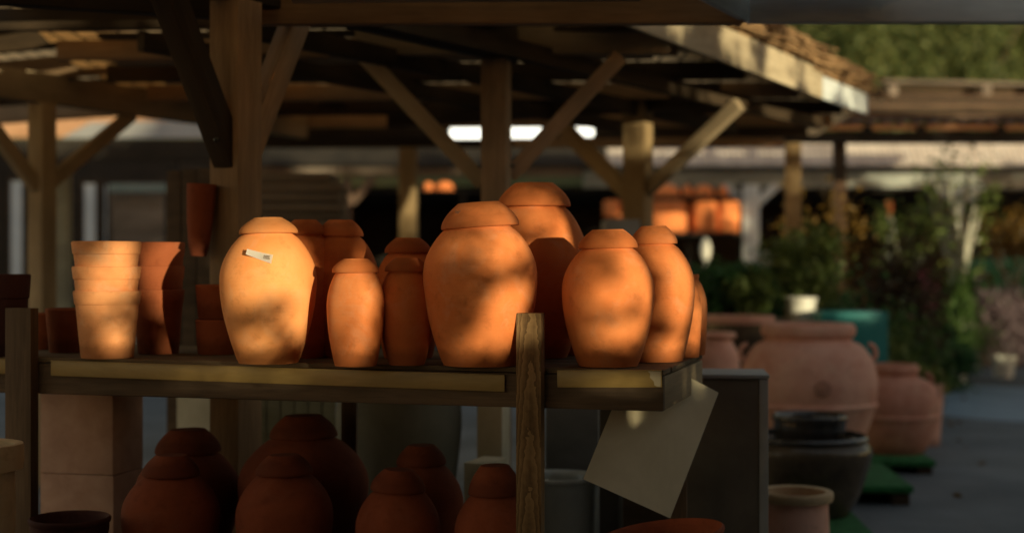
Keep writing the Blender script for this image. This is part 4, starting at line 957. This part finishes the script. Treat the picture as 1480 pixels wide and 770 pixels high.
block('stone_trough', 1404, 1480, 428, 0, 20.6, .5, M['boards'], 'grey brown stone trough below the green netting tunnel', 'trough', base=0, yaw=0)
open_pot('white_pot', 1382, 17.9, 533, 34, 26, 0, 'small pale pot on the paving left of the heather', 'whitepot', 'pot', lip=.03)
open_pot('white_pot', 1298, 14.4, 490, 16, 12, 0, 'tiny pale pot half hidden among low bushes', 'whitepot', 'pot', lip=.03)
# pots on racks in the far shed, lit by the low sun
rk = thing('pot_rack', 'far rack of warmly sunlit terracotta bowls and troughs behind the right end jar', 'rack', (P(1000, 0, 22.6).x, 22.6, 0))
rx = rk.matrix_basis.translation.x
for y in (286, 338): box('rack_board', (P(900, 0, 22.6).x - rx, -.05, zz(y + 2.5, 22.6)), (P(1072, 0, 22.6).x - rx, .6, zz(y - 1.5, 22.6)), M['dark'], rk, bevel=.002)
for px in (901, 996, 1071): beam('upright', P(px, 0, 22.9).xy.to_3d() , at(P(px, 0, 22.9), zz(262, 22.6)), .08, .08, M['dark'], rk)
def bowl_dome(px, w_, y0, y1, label, name='terracotta_bowl', mat='terra', square=False, z=22.75):
    k = z / F; loc = P(px, 385, z); loc.z = zz(y1, z); h = (y1 - y0) * k; r = w_ * k / 2
    if square: pr = [(0, 0), (r * .98, 0), (r, .02), (r, h * .8), (r * .96, h * .92), (r * .8, h), (0, h)]
    else: pr = [(0, 0), (r, 0), (r, .03)] + [(r * math.cos(a), .03 + (h - .03) * math.sin(a)) for a in [math.pi / 2 * i / 8 for i in range(1, 8)]] + [(0, h)]
    o = lathe(name, pr, M[mat], None, Matrix.Translation(loc), seg=32); tag(o, label, 'pot', 'sunlit pots on the far rack')
bowl_dome(963, 40, 266, 284.5, 'wide sunlit upturned bowl, left on the far rack top board')
bowl_dome(993, 16, 267, 284.5, 'smallest sunlit upturned bowl on the far rack top board')
bowl_dome(1017, 32, 267, 284.5, 'sunlit upturned bowl, right of the smallest on the rack')
bowl_dome(1045, 17, 268, 284.5, 'dimmer upturned bowl at the right end of the rack')
bowl_dome(964, 58, 291, 336, 'left large sunlit drum pot on the lower rack board', 'drum_pot', square=True)
bowl_dome(1018, 38, 291, 336, 'middle large sunlit drum pot on the lower rack board', 'drum_pot', square=True)
bowl_dome(1053, 32, 291, 336, 'right large sunlit drum pot on the lower rack board', 'drum_pot', square=True)
bowl_dome(885, 26, 290, 314, 'shaded orange pot behind the third pergola post', 'drum_pot', square=True, z=22.7)
rk2 = thing('pot_rack', 'small far rack with two orange pots right of the thin sunlit post', 'rack', (P(630, 0, 21).x, 21, 0))
box('rack_board', (-.35, -.2, zz(279, 21)), (.45, .3, zz(276, 21)), M['dark'], rk2); box('upright', (-.33, 0, 0), (-.27, .1, zz(279.2, 21)), M['dark'], rk2); box('upright', (.37, 0, 0), (.43, .1, zz(279.2, 21)), M['dark'], rk2)
bowl_dome(619, 15, 263, 275.5, 'left small orange bowl on the small far rack', z=21.05); bowl_dome(642, 27, 262, 275.5, 'right wider orange bowl on the small far rack', z=21.05)

# ------------------------------------------------------------------ woodland on the hill
fr = random.Random(3)
spots = [(1090, 62, 'lf_autumn'), (1150, 58, 'lf_forest'), (1205, 66, 'lf_autumn'), (1255, 60, 'lf_forest'), (1300, 72, 'lf_forest'), (1345, 58, 'lf_forest'), (1400, 64, 'lf_forest'), (1450, 60, 'lf_forest'), (1500, 68, 'lf_forest'), (1550, 62, 'lf_forest')]
tl = ['leftmost tree on the hill, pale autumn colours, behind the thatched roof edge', 'green tree just right of the leftmost hill tree', 'tall tan autumn tree on the hill above the thatch', 'green tree on the hill between the tan tree and the dark green ones', 'green tree standing farther back on the hill', 'darkest green dense tree on the hill, in the middle of the group', 'green hill tree near the right, under the grey beam', 'full green tree on the hill at the right', 'green hill tree at the right picture edge', 'outermost green hill tree beyond the right picture edge']
for (px, z, mt), lb in zip(spots, tl):
    plant('hill_tree', lb, 'tree', gp(px, z), 12.5 + fr.uniform(0, 2.5), fr.uniform(8, 10), .16, 15000, M[mt], .22, .3, clumps=46, spread=.16, group='trees on the wooded hill')

# ------------------------------------------------------------------ added unseen hedge that shades the scene, its gaps shaped for sun pools
def uw(p): return p.dot(SP), p.dot(SN)
LIT = []                                 # gaps: (u, w, half width, half height) in the sun's own frame
def lit(px, py, d, rx, ry, keep=0.0):
    p = P(px, py, d); u, w_ = uw(p); k = d / F
    g = 1.12 if d < 6 else 1.0; LIT.append((u, w_, rx * k * .93 * g, ry * k * g, keep))
# broad thin places that let some light between the dapples
for a in ((705, 385, 4.55, 62, 52, .95), (880, 430, 4.5, 50, 70, .85), (960, 430, 4.75, 40, 70, .8), (775, 310, 4.9, 60, 30, .85), (380, 400, 4.62, 50, 50, .95), (395, 462, 4.62, 52, 40, .62), (516, 450, 4.52, 30, 56, .9), (150, 430, 4.95, 38, 70, .9), (1010, 460, 5.0, 12, 46, .5)): lit(*a)
# first jar
for a in ((396, 365, 4.60, 96, 58), (444, 430, 4.62, 18, 58), (342, 428, 4.62, 26, 12, .06), (366, 500, 4.6, 30, 14, .2)): lit(*a)
lit(520, 430, 4.52, 26, 20, .05); lit(516, 384, 4.52, 30, 10, .15); lit(522, 478, 4.52, 18, 26, .28); lit(512, 512, 4.52, 20, 10, .2)
for a in ((695, 310, 4.55, 52, 13, .10), (740, 348, 4.52, 34, 20, 0), (700, 374, 4.5, 24, 14, .12), (735, 428, 4.5, 34, 18, 0), (716, 452, 4.5, 36, 15, .06), (728, 474, 4.5, 36, 22, .03), (690, 495, 4.5, 40, 14, .45), (655, 355, 4.5, 24, 14, .3)): lit(*a)
for a in ((760, 292, 4.88, 46, 8, .2), (780, 318, 4.88, 34, 12, .12), (833, 330, 4.9, 28, 32, 0)): lit(*a)
for a in ((900, 345, 4.5, 34, 14, .05), (868, 346, 4.5, 22, 12, .2), (912, 388, 4.48, 28, 28, 0), (866, 428, 4.48, 34, 15, .03), (842, 392, 4.48, 16, 10, .3), (935, 430, 4.5, 10, 30, .15), (890, 480, 4.5, 34, 14, .15)): lit(*a)
for a in ((950, 340, 4.75, 36, 13, .06), (982, 412, 4.72, 28, 54, 0), (945, 368, 4.75, 26, 18, .08), (968, 507, 4.72, 24, 13, 0), (985, 470, 4.72, 12, 16, .2)): lit(*a)
for a in ((1003, 455, 4.95, 9, 50, .12), (1018, 440, 5.1, 9, 34, .25)): lit(*a)
for a in ((174, 362, 4.95, 24, 14, 0), (154, 398, 4.95, 40, 16, .03), (178, 385, 4.95, 10, 34, 0), (140, 430, 4.95, 40, 9, .1), (164, 494, 4.95, 20, 18, .05), (150, 455, 4.95, 30, 12, .35), (215, 366, 5.15, 6, 9, 0)): lit(*a)
for a in ((500, 328, 4.95, 16, 4, .1), (612, 352, 4.9, 8, 6, .05)): lit(*a)
for a in ((770, 462, 4.42, 16, 9, .2), (905, 556, 4.42, 44, 8, .25), (992, 548, 4.8, 6, 20, .2), (1018, 545, 4.95, 6, 16, .2), (930, 599, 4.7, 32, 6, .05), (380, 545, 4.6, 90, 8, .4)): lit(*a)
for a in ((1158, 445, 12.6, 22, 18, .2), (1150, 372, 13, 60, 40, .5), (1190, 300, 14.6, 50, 40, .5), (1050, 420, 12.9, 40, 30, .6), (1386, 470, 18, 30, 34, .5), (1386, 350, 18.5, 40, 70, .5), (1450, 470, 18.6, 50, 34, .55), (1308, 330, 19, 34, 50, .6), (1462, 310, 20, 40, 40, .5), (1020, 372, 20.5, 10, 14, .2)): lit(*a)
# distant things
for a in ((1060, 70, 8.5, 60, 34, .25), (1120, 110, 9.2, 60, 44, .1), (1175, 128, 10, 50, 40, 0), (1230, 140, 10.9, 40, 34, .3), (1140, 70, 9.6, 60, 44, .15), (1200, 100, 10.4, 50, 40, .2)): lit(*a)
for a in ((922, 190, 10.0, 34, 24, .15), (1045, 170, 9.6, 44, 26, .15), (835, 205, 10.8, 26, 18, .2), (590, 275, 13.5, 22, 30, 0), (590, 320, 13.5, 18, 30, .4), (1146, 230, 13.3, 26, 40, .6)): lit(*a)
for a in ((1000, 275, 22.6, 74, 16, 0), (985, 305, 22.4, 60, 22, .1), (1045, 312, 22.4, 40, 22, .1), (632, 268, 21, 34, 10, .3), (1178, 256, 24, 36, 10, .1)): lit(*a)
for a in ((60, 180, 19.5, 120, 28, .1), (150, 166, 20, 70, 16, .2), (110, 32, 7.3, 130, 10, .35)): lit(*a)
LA = np.array([list(q) for q in LIT])
def hedge(n, u0, u1, w0, w1, t0, t1, size, tall=False):
    u = RNG.uniform(u0, u1, n); w_ = RNG.uniform(w0, w1, n); t = RNG.uniform(t0, t1, n)
    keep = np.ones(n); ex = .25 if size < .04 else (.7 if size < .15 else 1.2)
    for (cu, cw, ru, rw, kp) in LA:
        q = ((u - cu) / (ru + size * ex)) ** 2 + ((w_ - cw) / (rw + size * ex)) ** 2
        keep = np.where(q < 1, np.minimum(keep, kp * (.36 if size < .15 else 0)), keep)
    if tall: top = np.full(n, 99.0)
    # ragged top
    else: top = np.where(u < 6, 3.25, np.where(u < 12.5, 4.6, 4.0)) + .12 * np.sin(u * 2.3) + .1 * np.sin(u * 6.1 + 1)
    ok = (RNG.uniform(size=n) < keep) & (w_ < top) & ((w_ * math.cos(EL) + t * math.sin(EL)) > .02)
    u, w_, t = u[ok], w_[ok], t[ok]
    return u[:, None] * np.array(SP) + w_[:, None] * np.array(SN) + t[:, None] * np.array(S)
sets = [(75000, .6, 3.9, .9, 2.3, 5.2, 5.7, .03), (26000, .4, 9.5, 2.2, 5.4, 4.6, 5.6, .10), (60000, -2.2, 25, -.7, 5.4, 5.6, 6.6, .17),
        (20000, 3.6, 9.5, -.7, 2.6, 4.6, 5.6, .12), (20000, -2.2, 3.9, -.7, 1.1, 4.6, 5.6, .12),
        (22000, -9, 9.0, 3.75, 9.0, 6.7, 8.5, .27, True), (9000, -10, -2, -.7, 4.0, 5.6, 6.8, .2, True)]  # tall upper leaves added to block sky light from behind the viewer
def merge(meshes, name):
    bm = bmesh.new()
    for q in meshes: bm.from_mesh(q)
    me = bpy.data.meshes.new(name); bm.to_mesh(me); bm.free()
    return me
me = merge([leaf_mesh(hedge(*q), q[7]) for q in sets], 'added_shade_hedge')
tag(mesh_obj('added_shade_hedge', me, M['lf_hedge']), 'added leafy hedge out of the picture, shaped to shade the scene and dapple the sun', 'hedge', kind='stuff')

lp = np.stack([RNG.uniform(1.8, 8, 140), RNG.uniform(5.5, 20, 140), RNG.uniform(.012, .02, 140)], 1)
fl = leaf_mesh(lp, .03, 'fallen_leaves')
tag(mesh_obj('fallen_leaves', fl, M['lf_yellow']), 'fallen amber leaves scattered over the asphalt path', 'leaves', kind='stuff')
